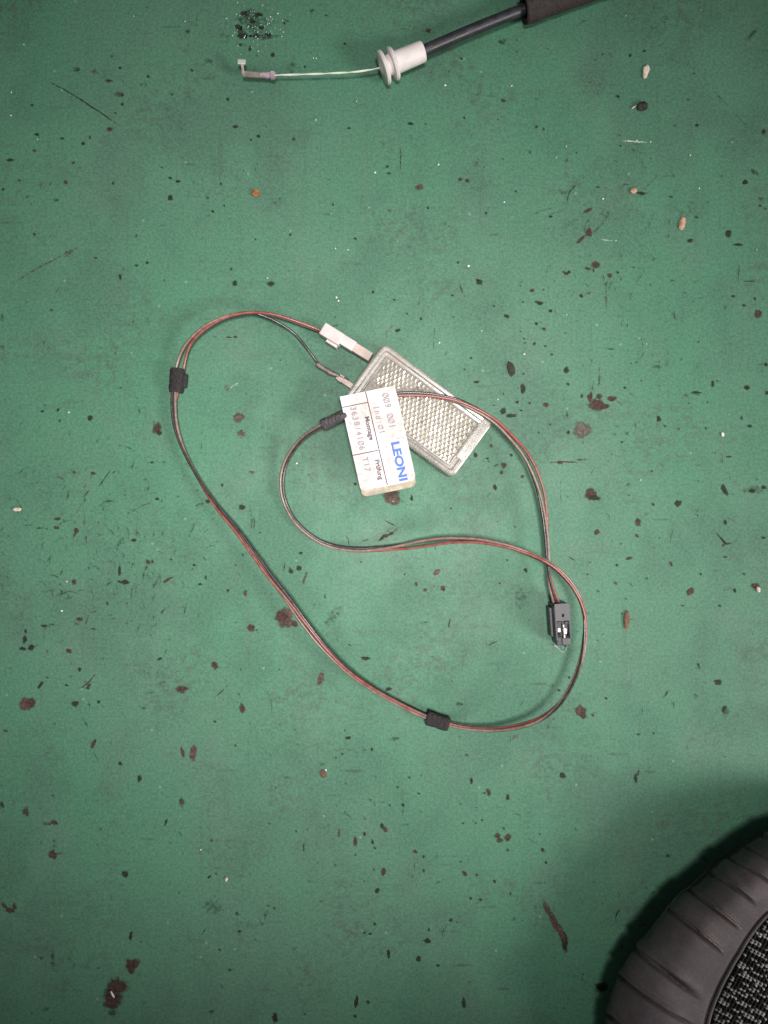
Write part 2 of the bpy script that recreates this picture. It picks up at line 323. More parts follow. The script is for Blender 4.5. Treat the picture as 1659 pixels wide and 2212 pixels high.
# x y rx ry [angle] kind(+f for faint), on eight fields of the floor
MARKS = [
"735 770 10 7 d;737 855 12 12 d;642 332 8 8 d;1180 238 11 12 d;530 452 7 9 d;1018 548 12 8 d;1118 590 8 9 d;1270 602 8 9 r;318 704 8 7 r;285 788 11 10 r;85 780 8 8 r;45 692 15 8 d;150 652 10 7 r;160 582 10 8 d;475 558 14 9 r;360 622 8 10 d;1318 290 6 6 d;1490 190 7 8 d;1230 102 6 6 d;810 138 18 9 df;985 430 9 9 d;1350 48 18 8 df;1410 68 7 6 d;515 408 26 12 rf;530 410 9 10 r;410 310 22 14 rf;520 295 8 8 r;485 245 6 8 r;470 350 20 6 r;590 1020 7 9 r;1205 875 38 26 yf;1210 860 10 8 df;1190 880 8 7 df;895 855 14 10 df;920 915 6 8 d;970 890 5 5 d;1255 1015 6 8 d;1535 1032 8 6 d;1105 1035 5 5 d;770 785 12 6 d;490 792 6 9 d;140 455 8 7 d;15 820 8 7 d;1508 555 10 6 d;1085 605 5 6 d;700 725 5 5 d;1113 710 8 8 df;1190 690 28 34 yf;1095 100 92 72 k;1080 80 60 50 kf;1110 110 70 55 k;1045 150 30 24 df;1140 160 60 14 df;1060 60 24 12 d;1115 65 18 10 d;1030 120 14 16 d;1090 95 12 9 d;1130 120 14 8 d;1045 155 16 14 d;1105 155 18 9 d;1160 150 14 7 d;1045 195 20 8 df;1080 212 7 12 d;970 150 34 60 kf;905 265 20 12 df;1260 290 18 50 kf;330 300 20 12 df;620 365 24 12 df;830 305 6 8 d;745 410 5 6 d;270 600 9 6 d;390 595 6 10 d;245 865 12 10 df;120 850 8 10 df;500 490 6 5 d;440 840 8 5 df;955 795 5 8 d;1440 885 5 6 d;150 1012 7 7 d;705 975 10 6 df",
"192 133 13 9 r;335 255 7 6 d;518 436 14 8 r;347 510 6 6 d;658 550 8 8 d;690 560 5 9 r;398 708 17 18 20 bf;152 810 22 12 b;330 775 12 7 r;360 780 10 9 r;442 922 6 7 d;720 937 9 7 d;1063 240 10 10 d;1125 222 8 8 d;1010 418 10 11 d;1315 432 9 9 df;1352 542 10 9 d;1075 645 10 10 rf;1022 632 5 5 d;925 810 11 4 d;937 768 8 7 rf;1560 788 13 10 d;1488 1010 14 16 d;1322 1040 14 9 d;1530 1058 22 6 d;1640 570 9 15 r;880 910 20 8 30 r;885 1005 14 20 r;850 1035 28 7 45 r;970 920 12 18 df;110 1068 8 10 rf;190 900 6 8 d;570 828 5 5 d;790 690 8 12 rf;15 720 8 8 d;22 750 10 5 d;115 535 12 8 d;180 537 5 5 d;1240 852 10 5 d;1600 745 26 12 -35 df;900 340 95 85 gf;930 380 60 50 gf;1080 640 60 50 gf;410 790 120 60 yf;680 415 24 16 yf;770 830 30 12 rf;665 920 8 8 rf;860 770 8 5 df;780 880 8 5 df;510 180 18 14 df;1590 150 40 16 40 df;1110 835 24 8 d;630 660 6 12 df;1450 430 8 16 df;1340 320 8 8 df;70 690 3 60 df;1350 940 8 5 d;1630 860 14 10 df;1625 890 9 6 d",
"225 235 8 6 d;520 90 7 12 d;637 30 9 6 d;590 42 10 5 d;1170 120 20 12 d;1000 58 6 6 d;1015 118 10 12 d;1612 157 7 8 d;1018 350 9 7 r;990 352 14 3 d;678 742 22 24 r;688 765 14 10 d;1032 698 30 20 12 b;1030 697 16 9 12 g;1042 765 17 15 b;185 672 9 6 d;252 665 8 9 d;390 700 12 12 d;658 892 10 7 d;980 570 8 12 g;1065 595 7 9 rf;403 940 12 7 r;322 935 10 7 r;680 1050 10 8 d;1300 675 8 8 rf;1268 775 10 8 rf;1090 935 12 10 rf;1045 1085 15 10 d;1535 985 8 8 d;1335 945 7 7 rf;10 270 10 20 df;10 395 14 10 rf;415 10 8 6 r;1180 600 8 8 df;520 570 14 6 df;420 800 14 8 40 df;1410 640 7 10 df;930 350 10 3 df;1150 750 20 40 kf;960 990 6 8 d;900 1060 14 8 d;1380 70 30 40 yf",
"915 38 20 16 r;880 55 14 6 r;410 112 14 14 d;975 85 10 12 r;785 75 16 8 -30 r;852 173 9 11 d;640 150 12 8 r;670 203 20 8 -15 d;720 238 10 9 d;475 217 6 6 d;600 200 5 5 d;690 147 5 5 d;45 190 7 5 d;100 250 6 6 d;160 272 7 7 d;295 170 6 6 d;60 322 12 7 d;530 260 14 8 -20 d;658 293 7 9 d;692 316 9 8 r;592 327 4 4 d;605 358 5 5 d;697 390 7 6 d;725 427 8 7 d;650 380 6 10 d;377 442 7 5 d;348 490 4 4 d;788 493 13 14 d;600 573 11 22 d;603 510 5 6 d;575 632 9 8 d;630 637 7 6 r;700 643 14 9 r;515 670 13 16 d;550 690 24 9 d;592 668 8 5 d;795 555 6 10 d;855 605 8 10 r;920 645 34 28 r;890 612 10 22 r;930 608 16 12 r;985 617 20 12 r;957 650 20 10 r;855 752 42 32 g;797 762 9 10 d;718 728 5 5 d;668 764 5 5 d;595 770 9 20 gf;462 820 9 9 r;447 875 8 5 d;395 860 8 12 d;518 905 14 13 r;508 935 10 10 r;485 905 14 6 30 rf;598 953 10 9 r;550 860 8 8 d;760 892 14 9 r;895 1030 30 24 r;910 1045 30 12 d;1270 1068 16 14 d;1163 1073 6 8 d;1470 1010 12 28 25 d;1187 703 11 12 d;1213 735 8 5 d;1420 552 8 16 d;1567 568 13 13 d;1650 470 10 10 d;1655 592 9 10 d;1615 250 18 18 r;1508 175 10 6 d;1555 215 8 6 d;1602 185 6 8 d;1580 735 14 7 d;1545 700 6 10 d;1390 745 5 10 d;1490 868 14 4 d;1158 930 6 5 d;1028 805 6 5 d;1300 160 4 5 d;1360 372 5 5 d;480 1000 8 14 d;120 1045 6 14 d;290 1090 5 5 d;1600 1010 60 18 df;1590 1015 20 8 d;1640 1000 14 8 d;320 30 7 7 d;30 1030 40 26 r;38 1055 34 22 b;1580 110 30 3 d;800 70 8 10 d;1010 72 6 6 d;905 65 6 6 d;790 690 8 20 df;930 530 8 60 kf;1180 480 30 8 df;1300 600 30 8 -20 df;1350 590 20 6 d;1040 570 8 6 d;960 180 5 60 rf;850 880 40 6 rf;1060 990 18 12 df;400 545 12 6 d;780 700 6 14 rf;565 820 8 10 df;1440 540 6 5 d;1100 450 40 8 50 df;1160 430 10 10 df;1070 600 12 6 -30 df",
"250 30 14 6 r;245 68 14 8 r;330 82 10 16 -30 r;580 122 12 7 d;640 216 10 12 r;660 215 6 8 r;740 205 8 7 r;517 255 7 22 d;540 303 18 11 d;515 300 8 6 d;320 303 9 14 r;210 340 35 8 8 rf;290 372 25 8 20 rf;345 463 14 9 r;330 485 16 16 rf;190 492 14 7 d;228 485 8 5 d;112 515 7 10 d;108 550 9 18 -20 d;100 590 15 9 d;135 585 16 13 d;298 600 14 11 r;345 680 8 10 d;290 748 8 7 d;385 750 10 10 r;205 715 12 6 -40 df;175 748 20 8 50 d;112 830 28 28 b;135 825 20 22 r;325 828 18 12 d;427 820 9 8 d;405 1000 8 25 -30 r;520 1087 9 10 d;927 662 17 17 r;787 765 23 21 r;1033 787 7 8 g;1047 848 13 24 20 r;1230 455 34 42 b;1215 450 24 24 r;1250 480 24 18 b;1275 485 13 12 r;1085 500 17 16 r;1110 510 6 5 r;1060 350 9 12 r;985 340 9 9 r;1300 178 10 7 d;1257 255 12 13 d;1292 243 11 12 d;865 312 10 6 d;890 285 4 12 d;840 230 8 6 d;405 505 14 3 d;490 460 14 7 30 rf;690 635 14 6 25 d;1385 720 12 32 -12 b;1580 632 18 9 d;1460 550 10 10 df;1405 365 6 14 df;1505 975 13 7 d;1607 1025 6 10 d;1575 1028 10 8 df;1480 1045 6 6 d;1395 1090 14 7 df;1018 1008 6 5 d;835 1040 15 33 b;790 1038 9 22 20 r;620 845 20 7 -30 df;930 905 8 6 d;25 945 14 8 df;1560 215 8 6 rf;725 293 24 6 30 r;755 305 6 14 rf;1050 185 5 7 d;1125 90 5 5 d;1020 230 4 5 d;1440 450 30 60 -35 kf;380 760 10 6 d;465 395 5 8 d;870 1000 6 5 df;640 780 30 5 df;480 1000 5 14 df;1360 400 6 5 d",
"1097 45 14 20 25 r;1093 103 9 9 r;920 87 13 13 r;1060 200 16 6 15 r;1006 230 7 7 d;1240 225 7 14 30 r;1368 268 6 8 d;1555 268 5 6 d;1135 287 5 5 d;1322 345 18 14 25 r;1332 335 10 10 r;1450 405 8 6 d;1045 375 8 3 d;1605 320 20 12 r;1515 340 8 11 d;1475 45 8 12 d;1640 112 10 6 d;228 260 17 10 35 b;140 312 8 11 r;178 337 11 8 r;255 330 12 12 r;500 308 6 5 d;612 252 9 11 d;328 270 6 10 df;533 208 5 6 d;1360 665 5 14 15 d;1443 735 17 14 d;1475 860 20 24 df;1470 850 12 14 d;1345 795 14 12 df;850 862 24 24 r;845 855 18 24 b;860 880 16 16 r;903 878 6 8 r;570 970 16 7 30 g;960 805 6 6 d;755 770 8 5 d;720 750 16 10 df;328 830 18 10 df;800 715 6 6 d;20 765 14 9 d;1165 955 6 6 d;160 540 8 10 df;590 370 30 70 kf;1100 960 10 6 df;40 980 30 10 df;360 1050 10 10 df;280 1060 14 10 yf;1475 195 10 4 d;1290 405 8 4 d;90 270 4 6 d;210 625 12 6 df;950 660 10 4 df;880 270 6 4 d;1200 320 8 4 df",
"603 45 10 17 d;622 97 8 10 df;110 187 19 28 rf;112 190 12 18 r;230 118 6 10 df;10 160 12 14 d;10 75 8 8 df;785 148 13 19 r;718 235 5 16 -15 d;780 285 6 14 20 df;788 338 8 6 df;735 325 7 6 df;915 313 8 7 r;215 240 35 9 rf;235 235 14 10 r;235 325 11 30 rf;228 375 18 20 r;255 370 30 6 rf;540 458 14 15 d;20 595 17 9 -40 r;45 615 18 14 r;63 598 10 16 r;565 725 9 20 -15 d;228 830 12 38 df;572 848 33 24 r;568 870 18 24 r;505 945 42 42 r;490 985 46 40 r;480 1010 34 30 r;485 1055 20 20 df;602 890 10 12 rf;915 1055 14 12 df;1188 1080 14 22 d;1540 1010 8 30 -8 d;1590 1010 8 10 d;1535 1072 8 10 d;1025 630 12 12 df;1035 705 8 8 d;1130 670 12 12 df;1185 605 10 8 df;1105 740 8 8 df;905 470 10 6 30 d;935 455 6 6 d;1620 672 8 8 d;1575 710 7 6 d;1600 716 10 7 d;1630 530 9 14 d;1535 318 10 20 r;1575 285 7 10 d;1610 318 6 12 d;1650 250 9 13 d;1655 448 8 16 r;1328 265 10 9 df;1280 272 5 5 d;1465 280 8 25 bf;1415 250 20 6 20 df;1313 345 3 18 d;1285 345 10 5 40 df;1535 375 5 6 d;1620 345 5 6 d;1625 40 4 12 df;920 600 60 30 kf;1060 680 60 20 kf;1150 630 8 24 -20 df;200 1040 24 8 30 df;440 120 100 60 yf;1345 540 40 14 yf;180 820 14 10 df;610 750 8 5 df;1390 575 10 10 df;1010 515 6 10 df",
"772 32 14 12 d;1087 45 9 20 d;535 127 8 14 d;452 105 9 22 15 r;435 108 6 4 d;378 55 6 14 d;60 83 6 6 d;150 110 8 6 d;83 160 7 9 d;25 160 5 5 d;110 40 5 6 d;342 238 5 6 d;397 237 6 5 d;425 225 6 6 d;490 292 14 14 -30 r;500 312 14 12 r;535 300 14 18 r;518 262 5 8 r;535 355 5 10 r;135 362 10 10 r;132 410 3 40 rf;172 382 6 8 d;230 382 13 9 df;172 443 6 9 d;348 455 14 8 -40 r;332 405 5 5 d;402 460 5 7 d;478 490 8 9 d;375 563 6 8 d;418 568 7 6 d;547 542 4 8 d;690 358 14 14 df;685 352 8 9 d;700 408 8 8 d;673 285 4 5 d;705 610 13 50 22 b;735 665 17 50 25 b;765 710 14 40 20 b;780 752 14 44 8 d;655 605 8 16 df;562 655 11 12 df;622 665 9 14 df;290 657 10 8 30 d;195 697 6 10 d;188 747 18 11 d;20 803 8 20 d;150 823 12 13 d;233 852 8 8 d;345 1015 11 22 d;165 960 7 9 df;1385 390 20 18 df;1225 380 12 10 df;940 945 28 22 d;910 490 16 4 df;235 493 12 5 30 df;5 265 10 12 r;3 445 6 15 r;80 110 30 30 yf;500 190 40 40 yf;620 195 20 5 30 df;400 170 8 6 df;125 465 6 8 df;960 155 5 4 wf",
]
SCR = [  # scratches: points on the plan grid, half width, kind
 ([(90, 168), (150, 200), (200, 232), (268, 278)], 1.3, 'd', .8), ([(178, 525), (140, 548), (60, 592), (0, 632)], 1.6, 'b', .55),
 ([(170, 532), (150, 546), (128, 556)], 5, 'b', .5), ([(1490, 135), (1560, 215), (1659, 325)], 1.5, 'd', .35), ([(865, 306), (866, 345), (863, 385)], .9, 'd', .6),
 ([(243, 1010), (225, 1035), (207, 1058)], 1.3, 'd', .7), ([(70, 1003), (50, 1015), (35, 1033)], 1.2, 'd', .5), ([(70, 1003), (105, 999)], 1, 'd', .4),
 ([(1174, 1001), (1210, 998), (1260, 999)], 1.3, 'r', .8), ([(866, 1136), (846, 1152), (828, 1160), (806, 1178)], 3.2, 'r', .75), ([(829, 1122), (860, 1140)], 1.3, 'd', .6),
 ([(1541, 1144), (1555, 1160), (1570, 1175), (1594, 1168)], 1.8, 'd', .9), ([(1570, 1175), (1555, 1180)], 2.4, 'r', .9), ([(1224, 1199), (1247, 1216)], 1.3, 'd', .7),
 ([(974, 1330), (971, 1345), (969, 1360)], 1.6, 'r', .8), ([(212, 1450), (190, 1475), (166, 1493)], 1.4, 'r', .8), ([(498, 1473), (475, 1498), (460, 1508)], 1.3, 'd', .7),
 ([(670, 1220), (660, 1245), (650, 1270)], 2.6, 'b', .6), ([(345, 1327), (357, 1316), (365, 1312)], 2, 'd', .7), ([(1445, 1488), (1437, 1502), (1425, 1510)], 3, 'd', .6),
 ([(1382, 1660), (1376, 1680)], 1.5, 'd', .8), ([(915, 613), (912, 703)], 1, 'd', .35), ([(942, 673), (934, 773)], 1, 'd', .4), ([(1294, 778), (1296, 853)], 1, 'd', .35),
 ([(1290, 1000), (1272, 1032)], 1, 'd', .35), ([(1212, 1003), (1211, 1105)], .9, 'd', .4), ([(1317, 573), (1303, 663)], 1.4, 'r', .4), ([(1040, 1480), (1060, 1440)], 1, 'd', .2),
 ([(898, 1165 + 560), (912, 1750), (908, 1780)], 1, 'd', .3), ([(1190, 1680), (1187, 1790)], .9, 'd', .3), ([(1337, 305), (1360, 305), (1385, 307), (1405, 308)], 1.2, 'w', .9),
 ([(1292, 515), (1310, 519), (1332, 520)], 1.2, 'w', .8), ([(490, 843), (510, 830), (520, 822)], 1.2, 'w', .5), ([(420, 2030), (434, 2022), (448, 2000), (462, 1996)], 1.5, 'd', .4),
 ([(300, 210), (335, 240), (360, 270)], 1, 'w', .3), ([(1278, 460), (1310, 470), (1270, 515)], 2, 'r', .5), ([(1276, 471), (1290, 480), (1292, 492), (1280, 500), (1272, 490), (1276, 471)], 1.5, 'b', .5),
 ([(232, 1190), (250, 1180), (280, 1165)], 1, 'd', .35), ([(520, 1150), (560, 1170), (600, 1160)], 1, 'd', .2), ([(438, 1152), (455, 1140)], 1, 'd', .7), ([(455, 1172), (478, 1170)], 1, 'd', .5),
 ([(180, 1200), (270, 1150), (330, 1130)], 1.1, 'r', .3), ([(500, 1320), (540, 1290), (560, 1270)], 1, 'd', .3), ([(240, 1330), (330, 1318), (400, 1330)], .9, 'd', .25),
]
marks = []
def blob(cx, cy, rx, ry, ang, col, amp, seed):
    r = random.Random(seed); N = 22
    ph = [(k, r.uniform(0, 2 * PI), r.uniform(0.3, 1.0) / k ** 0.9) for k in range(2, 8)]
    rings = [(0.4, 1.0), (0.75, 0.80), (1.0, 0.46), (1.35, 0.0)]; amp *= r.uniform(.72, 1.0)
    v = [(cx, cy)]; a = [1.0]; f = []
    ca, sa = math.cos(math.radians(ang)), math.sin(math.radians(ang))
    rad = [1 + 0.27 * sum(w_ * math.sin(k * t + p) for k, p, w_ in ph) + r.uniform(-.07, .07) for t in [2 * PI * i / N for i in range(N)]]
    for q, al in rings:
        for i in range(N):
            t = 2 * PI * i / N; x = rx * q * rad[i] * math.cos(t); y = ry * q * rad[i] * math.sin(t)
            v.append((cx + x * ca + y * sa, cy - x * sa + y * ca)); a.append(al)
    for i in range(N): f.append((0, 1 + (i + 1) % N, 1 + i))
    for q in range(len(rings) - 1):
        for i in range(N):
            p = 1 + q * N + i; p2 = 1 + q * N + (i + 1) % N
            f.append((p, p2, p2 + N, p + N))
    return v, f, [(*col, x * amp) for x in a]
def scratch(pts, hw, col, amp, seed):
    r = random.Random(seed)
    path = catmull([Vector((x, y, 0)) for x, y in pts], 6)
    v = []; a = []; f = []; n = len(path)
    for i, p in enumerate(path):
        t = (path[min(i + 1, n - 1)] - path[max(0, i - 1)]).normalized(); nn = Vector((-t.y, t.x, 0))
        j = nn * r.uniform(-.5, .5); hh = hw * r.uniform(0.7, 1.3); e = amp * min(1, 3 * min(i, n - 1 - i) / n + .1) * r.uniform(.7, 1.2)
        for s_, al in ((-1.8, 0), (-.6, e), (.6, e), (1.8, 0)):
            q = p + j + nn * hh * s_; v.append((q.x, q.y)); a.append((*col, al))
    for i in range(n - 1):
        for k in range(3): b = i * 4 + k; f.append((b, b + 1, b + 5, b + 4))
    return v, f, a
for qi, s_ in enumerate(MARKS):
    ox, oy = ORG[qi]
    for e in s_.split(';'):
        p = e.split(); kind = p[-1]; nums = [float(x) for x in p[:-1]]
        ang = nums[4] if len(nums) > 4 else 0
        x, y, rx, ry = ox + nums[0] / 2, oy + nums[1] / 2, nums[2] / 2, nums[3] / 2
        amp = 0.55 if kind.endswith('f') else 1.0
        if kind[0] in 'ky': amp *= 0.8
        if kind in ('gf', 'yf'): amp = .36
        if kind == 'k': amp = .40
        marks.append((max(rx, ry) * math.sqrt(min(rx, ry) / max(rx, ry)), x, y, blob(x, y, rx * (.86 if max(rx, ry) < 6 else 1), ry * (.86 if max(rx, ry) < 6 else 1), ang, COL[kind[0]], amp, int(x * 7 + y * 13)), 'stain' if kind.endswith('f') else 'paint_chip'))
for i, (pts, hw, k, amp) in enumerate(SCR):
    marks.append((12, pts[0][0], pts[0][1], scratch(pts, hw, COL[k], amp, i), 'scratch'))
marks.sort(key=lambda m: -m[0])
zc = 0.04
specks = MB(); speck_c = []
for i, (sz, x, y, (v, f, c), nm) in enumerate(marks):
    zc += 0.0007
    vv = [P(a, b) + Vector((0, 0, zc * 1e-3)) for a, b in v]
    if sz >= 4.6 and i < 295:
        mesh_obj(nm, vv, [q[::-1] for q in f], M_mark, floor, attr=c)
    else:
        specks.add(vv, [q[::-1] for q in f]); speck_c += c
r = random.Random(5)
for i in range(760):       # short hair-like scuffs
    if i < 360: x, y = r.gauss(230, 130), r.gauss(1200, 120)
    elif i < 500: x, y = r.gauss(1360, 130), r.gauss(640, 130)
    else: x, y = r.uniform(0, 1659), r.uniform(0, 2212)
    a = r.gauss(.7, .7) if r.random() < .6 else r.gauss(1.55, .2)
    l = r.uniform(4, 17) * (1 if r.random() < .85 else 2.2); b = r.uniform(-.4, .4)
    pts = [(x, y), (x + l * math.cos(a), y - l * math.sin(a)), (x + 1.9 * l * math.cos(a + b), y - 1.9 * l * math.sin(a + b))]
    v, f, c = scratch(pts, r.uniform(.6, 1.35), COL[r.choice('dddkbr')], r.uniform(.35, .75), i + 900)
    zc += 0.0003
    specks.add([P(p, q) + Vector((0, 0, zc * 1e-3)) for p, q in v], [q[::-1] for q in f]); speck_c += c
for i in range(380):       # the finest flecks
    x, y = r.uniform(-10, 1670), r.uniform(-10, 2220)
    if r.random() < .5: x = r.gauss(1200, 330); y = r.gauss(800, 450)
    s_ = r.uniform(.8, 2.6) * (1 if r.random() < .85 else 1.6)
    v, f, c = blob(x, y, s_, s_ * r.uniform(.5, 1.6), r.uniform(0, 180), COL[r.choice('dddrrb')], r.uniform(.4, .85), i)
    zc += 0.0003
    specks.add([P(a, b) + Vector((0, 0, zc * 1e-3)) for a, b in v], [q[::-1] for q in f]); speck_c += c
specks.c = speck_c
so = specks.build('speck', M_mark, floor); so['kind'] = 'stuff'

# ------------------------------------------------------------------ wiring with lamp
LP = P(904, 887)
lampset = thing('car_door_lamp', 'small clear reflector lamp with looped red and brown wires, white paper tag and black plug', 'lamp', LP)

main = [(540, 676, 10), (490, 684, 10), (440, 708, 9), (405, 742, 7), (389, 780, 5), (382, 822, 4), (376, 862, 4), (378, 910, 4), (390, 955, 4), (410, 1000, 5),
 (438, 1049, 6), (470, 1095, 7), (508, 1141, 8), (545, 1192, 9), (580, 1242, 10), (620, 1293, 11), (660, 1347, 12), (702, 1400, 12), (750, 1448, 11), (800, 1485, 9),
 (850, 1514, 7), (900, 1539, 5), (945, 1557, 5), (1000, 1572, 7), (1060, 1577, 10), (1112, 1572, 14), (1163, 1556, 18), (1206, 1523, 22), (1240, 1470, 25), (1259, 1410, 27),
 (1264, 1350, 27), (1258, 1308, 26), (1238, 1268, 25), (1210, 1236, 24), (1180, 1214, 23), (1140, 1195, 21), (1090, 1178, 19), (1030, 1167, 16), (970, 1166, 13), (920, 1172, 10),
 (870, 1180, 7), (820, 1186, 5), (770, 1188, 4), (720, 1181, 3), (680, 1164, 3), (640, 1130, 3), (617, 1090, 3), (609, 1050, 4), (614, 1010, 5), (632, 974, 7),
 (660, 943, 10), (700, 918, 13), (740, 897, 15.5), (800, 868, 15.5), (850, 853, 15.5), (905, 852, 15.8), (950, 857, 16), (1000, 870, 16), (1060, 902, 16), (1100, 940, 14.5),
 (1135, 985, 13), (1160, 1040, 12), (1173, 1092, 11), (1180, 1150, 10), (1183, 1215, 9), (1189, 1260, 8.5), (1204, 1309, 8)]
main_p = [P(*q) for q in main]
pre = {'red': [(694, 716, 7), (640, 696, 9), (590, 681, 10)], 'brown': [(697, 717, 6), (640, 697, 8), (590, 682, 9)],
       'black': [(752, 822, 5), (720, 805, 5), (690, 788, 4), (665, 757, 5), (635, 722, 6), (600, 698, 8), (570, 684, 9)]}
RW = 0.00072
def strand(name, k, rad=RW):
    pp = [P(*q) for q in pre[name]]
    npre = len(pp)
    path = catmull(pp + main_p, 0.0016)
    ref = catmull(main_p, 0.0016); nm = len(ref)
    base = len(path) - nm
    fr = frames(path); out = []
    ml = []
    L = 0
    for i in range(len(path)):
        j = i - base
        if i: L += (path[i] - path[i - 1]).length
        u = j / nm
        th = 2.1 + 2 * PI * (j * 0.0016) / 0.21 + 0.9 * math.sin(j * 0.03) + k * 2 * PI / 3
        amp = RW * 1.16
        on = min(1, max(0, j / 12)) if name == 'black' else (min(1, max(0.7, j / 12)))
        # places where the strands stand apart
        gap = 0
        for (c_, w_, g_) in ((0.062, 0.014, 2.0), (0.925, 0.035, 1.5), (0.985, .012, 1.0), (0.115, .03, 1.0), (.60, .02, 1.1), (.245, .03, .9), (.41, .03, .8), (.50, .02, .8)):
            gap += g_ * math.exp(-((u - c_) / w_) ** 2)
        if j < 0: gap = 0
        lat = math.cos(th) * amp * on + gap * RW * 1.1 * (k - 1)
        up = math.sin(th) * amp * on
        if u > 0.97:
            q = min(1, (u - 0.97) / 0.03); lat = lat * (1 - q) + q * (k - 1) * RW * 2.0; up *= (1 - q)
        p = path[i] + fr[i][1] * lat + fr[i][2] * up
        p += Vector((math.sin(j * .11 + k * 2), math.cos(j * .13 + k), 0)) * 0.00016 + Vector((math.sin(j * .047 + k * 3.1), math.cos(j * .053 + k * 1.7), 0)) * 0.00025
        p.z = max(p.z, rad + 0.0003)
        out.append(p)
    return out
for nm, k, m in (('red', 0, M_red), ('black', 1, M_black), ('brown', 2, M_brown)):
    v, f = tube(strand(nm, k), RW * (0.95 if nm == 'black' else 1.0), 10)
    mesh_obj('wire', v, f, m, lampset, LP, True)['label'] = {'red': 'red insulated wire', 'black': 'black insulated wire', 'brown': 'brown insulated wire'}[nm]

# cloth tape wraps
def wrap(name, a, b, ha, hb, wid, flat, m, seed, curve=None):
    pts = [P(*a, ha), P(*b, hb)] if not curve else [P(*q) for q in curve]
    path = catmull(pts, 0.0007); r = random.Random(seed); n = len(path)
    fr = frames(path); v = []; f = []; S = 24
    ph = r.uniform(0, 6)
    for i, p in enumerate(path):
        e = 1 - 0.10 * (abs(2 * i / (n - 1) - 1)) ** 6
        for k in range(S):
            a_ = 2 * PI * k / S
            rr = wid * e * (1 + 0.05 * math.sin(3 * a_ + ph + i * .15) + r.uniform(-.05, .05)) + 0.0003 * (1 if (k + i * 0.35) % S < S * .5 else 0)
            c_, s_ = math.cos(a_), math.sin(a_)
            sq = (abs(c_) ** 3 + abs(s_) ** 3) ** (-1 / 3.0)
            q = p + fr[i][1] * (rr * c_ * sq) + fr[i][2] * (rr * flat * s_ * sq); q.z = max(q.z, .0002)
            v.append(q)
    for i in range(n - 1):
        for k in range(S):
            a_ = i * S + k; b_ = i * S + (k + 1) % S
            f.append((a_, b_, b_ + S, a_ + S))
    for st, sg in ((0, -1), ((n - 1) * S, 1)):   # end closes down round the wires
        base = len(v); cpt = path[0 if st == 0 else -1]
        for k in range(S): v.append(cpt + (v[st + k] - cpt) * 0.55 + fr[0 if st == 0 else -1][0] * (-0.0002 * sg))
        for k in range(S):
            a_ = st + k; b_ = st + (k + 1) % S; q = (a_, b_, base + (k + 1) % S, base + k)
            f.append(q if sg > 0 else q[::-1])
        f.append(tuple(base + k for k in range(S)) if sg > 0 else tuple(base + k for k in range(S))[::-1])
    return mesh_obj(name, v, f, m, lampset, LP, False)
t1 = wrap('tape_wrap', (385, 796), (380, 848), 4.6, 4.2, 0.0033, .85, M_tape, 1)
fv, ff = box(-0.0016, 0.0016, -0.0036, 0.0036, -0.0014, 0.0014, 0.0011)
ctr = P(398, 823, 3.2)
mesh_obj('tape_flap', [ctr + Vector((x.x + .1 * x.y, x.y, x.z)) for x in fv], ff, M_tape, t1, LP, True)
wrap('tape_wrap', (921, 1549), (970, 1564), 5.5, 6, 0.0032, .85, M_tape, 2)
wrap('heat_shrink_sleeve', None, None, 0, 0, 0.0026, .95, M_shrink, 3, [(697, 919, 12.8), (716, 909, 14), (738, 898, 15.2), (746, 894, 15.2)])

# ---- lamp body
e1 = Vector((237, -174, 0)).normalized(); e2 = Vector((-174, -237, 0)).normalized()   # along, across (towards bottom left)
kz = 1 - 13.5e-3 / H
LC = Vector(((903.7 - CX) * U * kz, (CY - 886.5) * U * kz, 0))
A_, B_ = 147 * U * kz, 75 * U * kz
def lam(x, y, z): return LC + e1 * x + e2 * y + Vector((0, 0, z))
def rrect(a, b, rad, z, n=6, cx=0, cy=0):
    pts = []
    for (sx, sy, st) in ((1, 1, 0), (-1, 1, 90), (-1, -1, 180), (1, -1, 270)):
        for i in range(n + 1):
            t = math.radians(st + 90 * i / n)
            pts.append(lam(cx + sx * (a - rad) + rad * math.cos(t), cy + sy * (b - rad) + rad * math.sin(t), z))
    return pts
def loft(loops, close_top=True, close_bot=True):
    v = []; f = []; n = len(loops[0])
    for l in loops: v += l
    for i in range(len(loops) - 1):
        for k in range(n):
            a = i * n + k; b = i * n + (k + 1) % n; f.append((a + n, b + n, b, a))
    if close_bot: f.append(tuple(range(n)))
    if close_top: f.append(tuple((len(loops) - 1) * n + k for k in range(n))[::-1])
    return v, f
mm = 1e-3
v, f = loft([rrect(A_ - 2.2 * mm, B_ - 2.2 * mm, 2.5 * mm, 0.3 * mm), rrect(A_ - 1.6 * mm, B_ - 1.6 * mm, 2.5 * mm, 2 * mm), rrect(A_ - 1.6 * mm, B_ - 1.6 * mm, 2.5 * mm, 10.2 * mm)])
mesh_obj('lamp_housing', v, f, M_house, lampset, LP)
ps = (-0.6 * mm, -1.7 * mm)
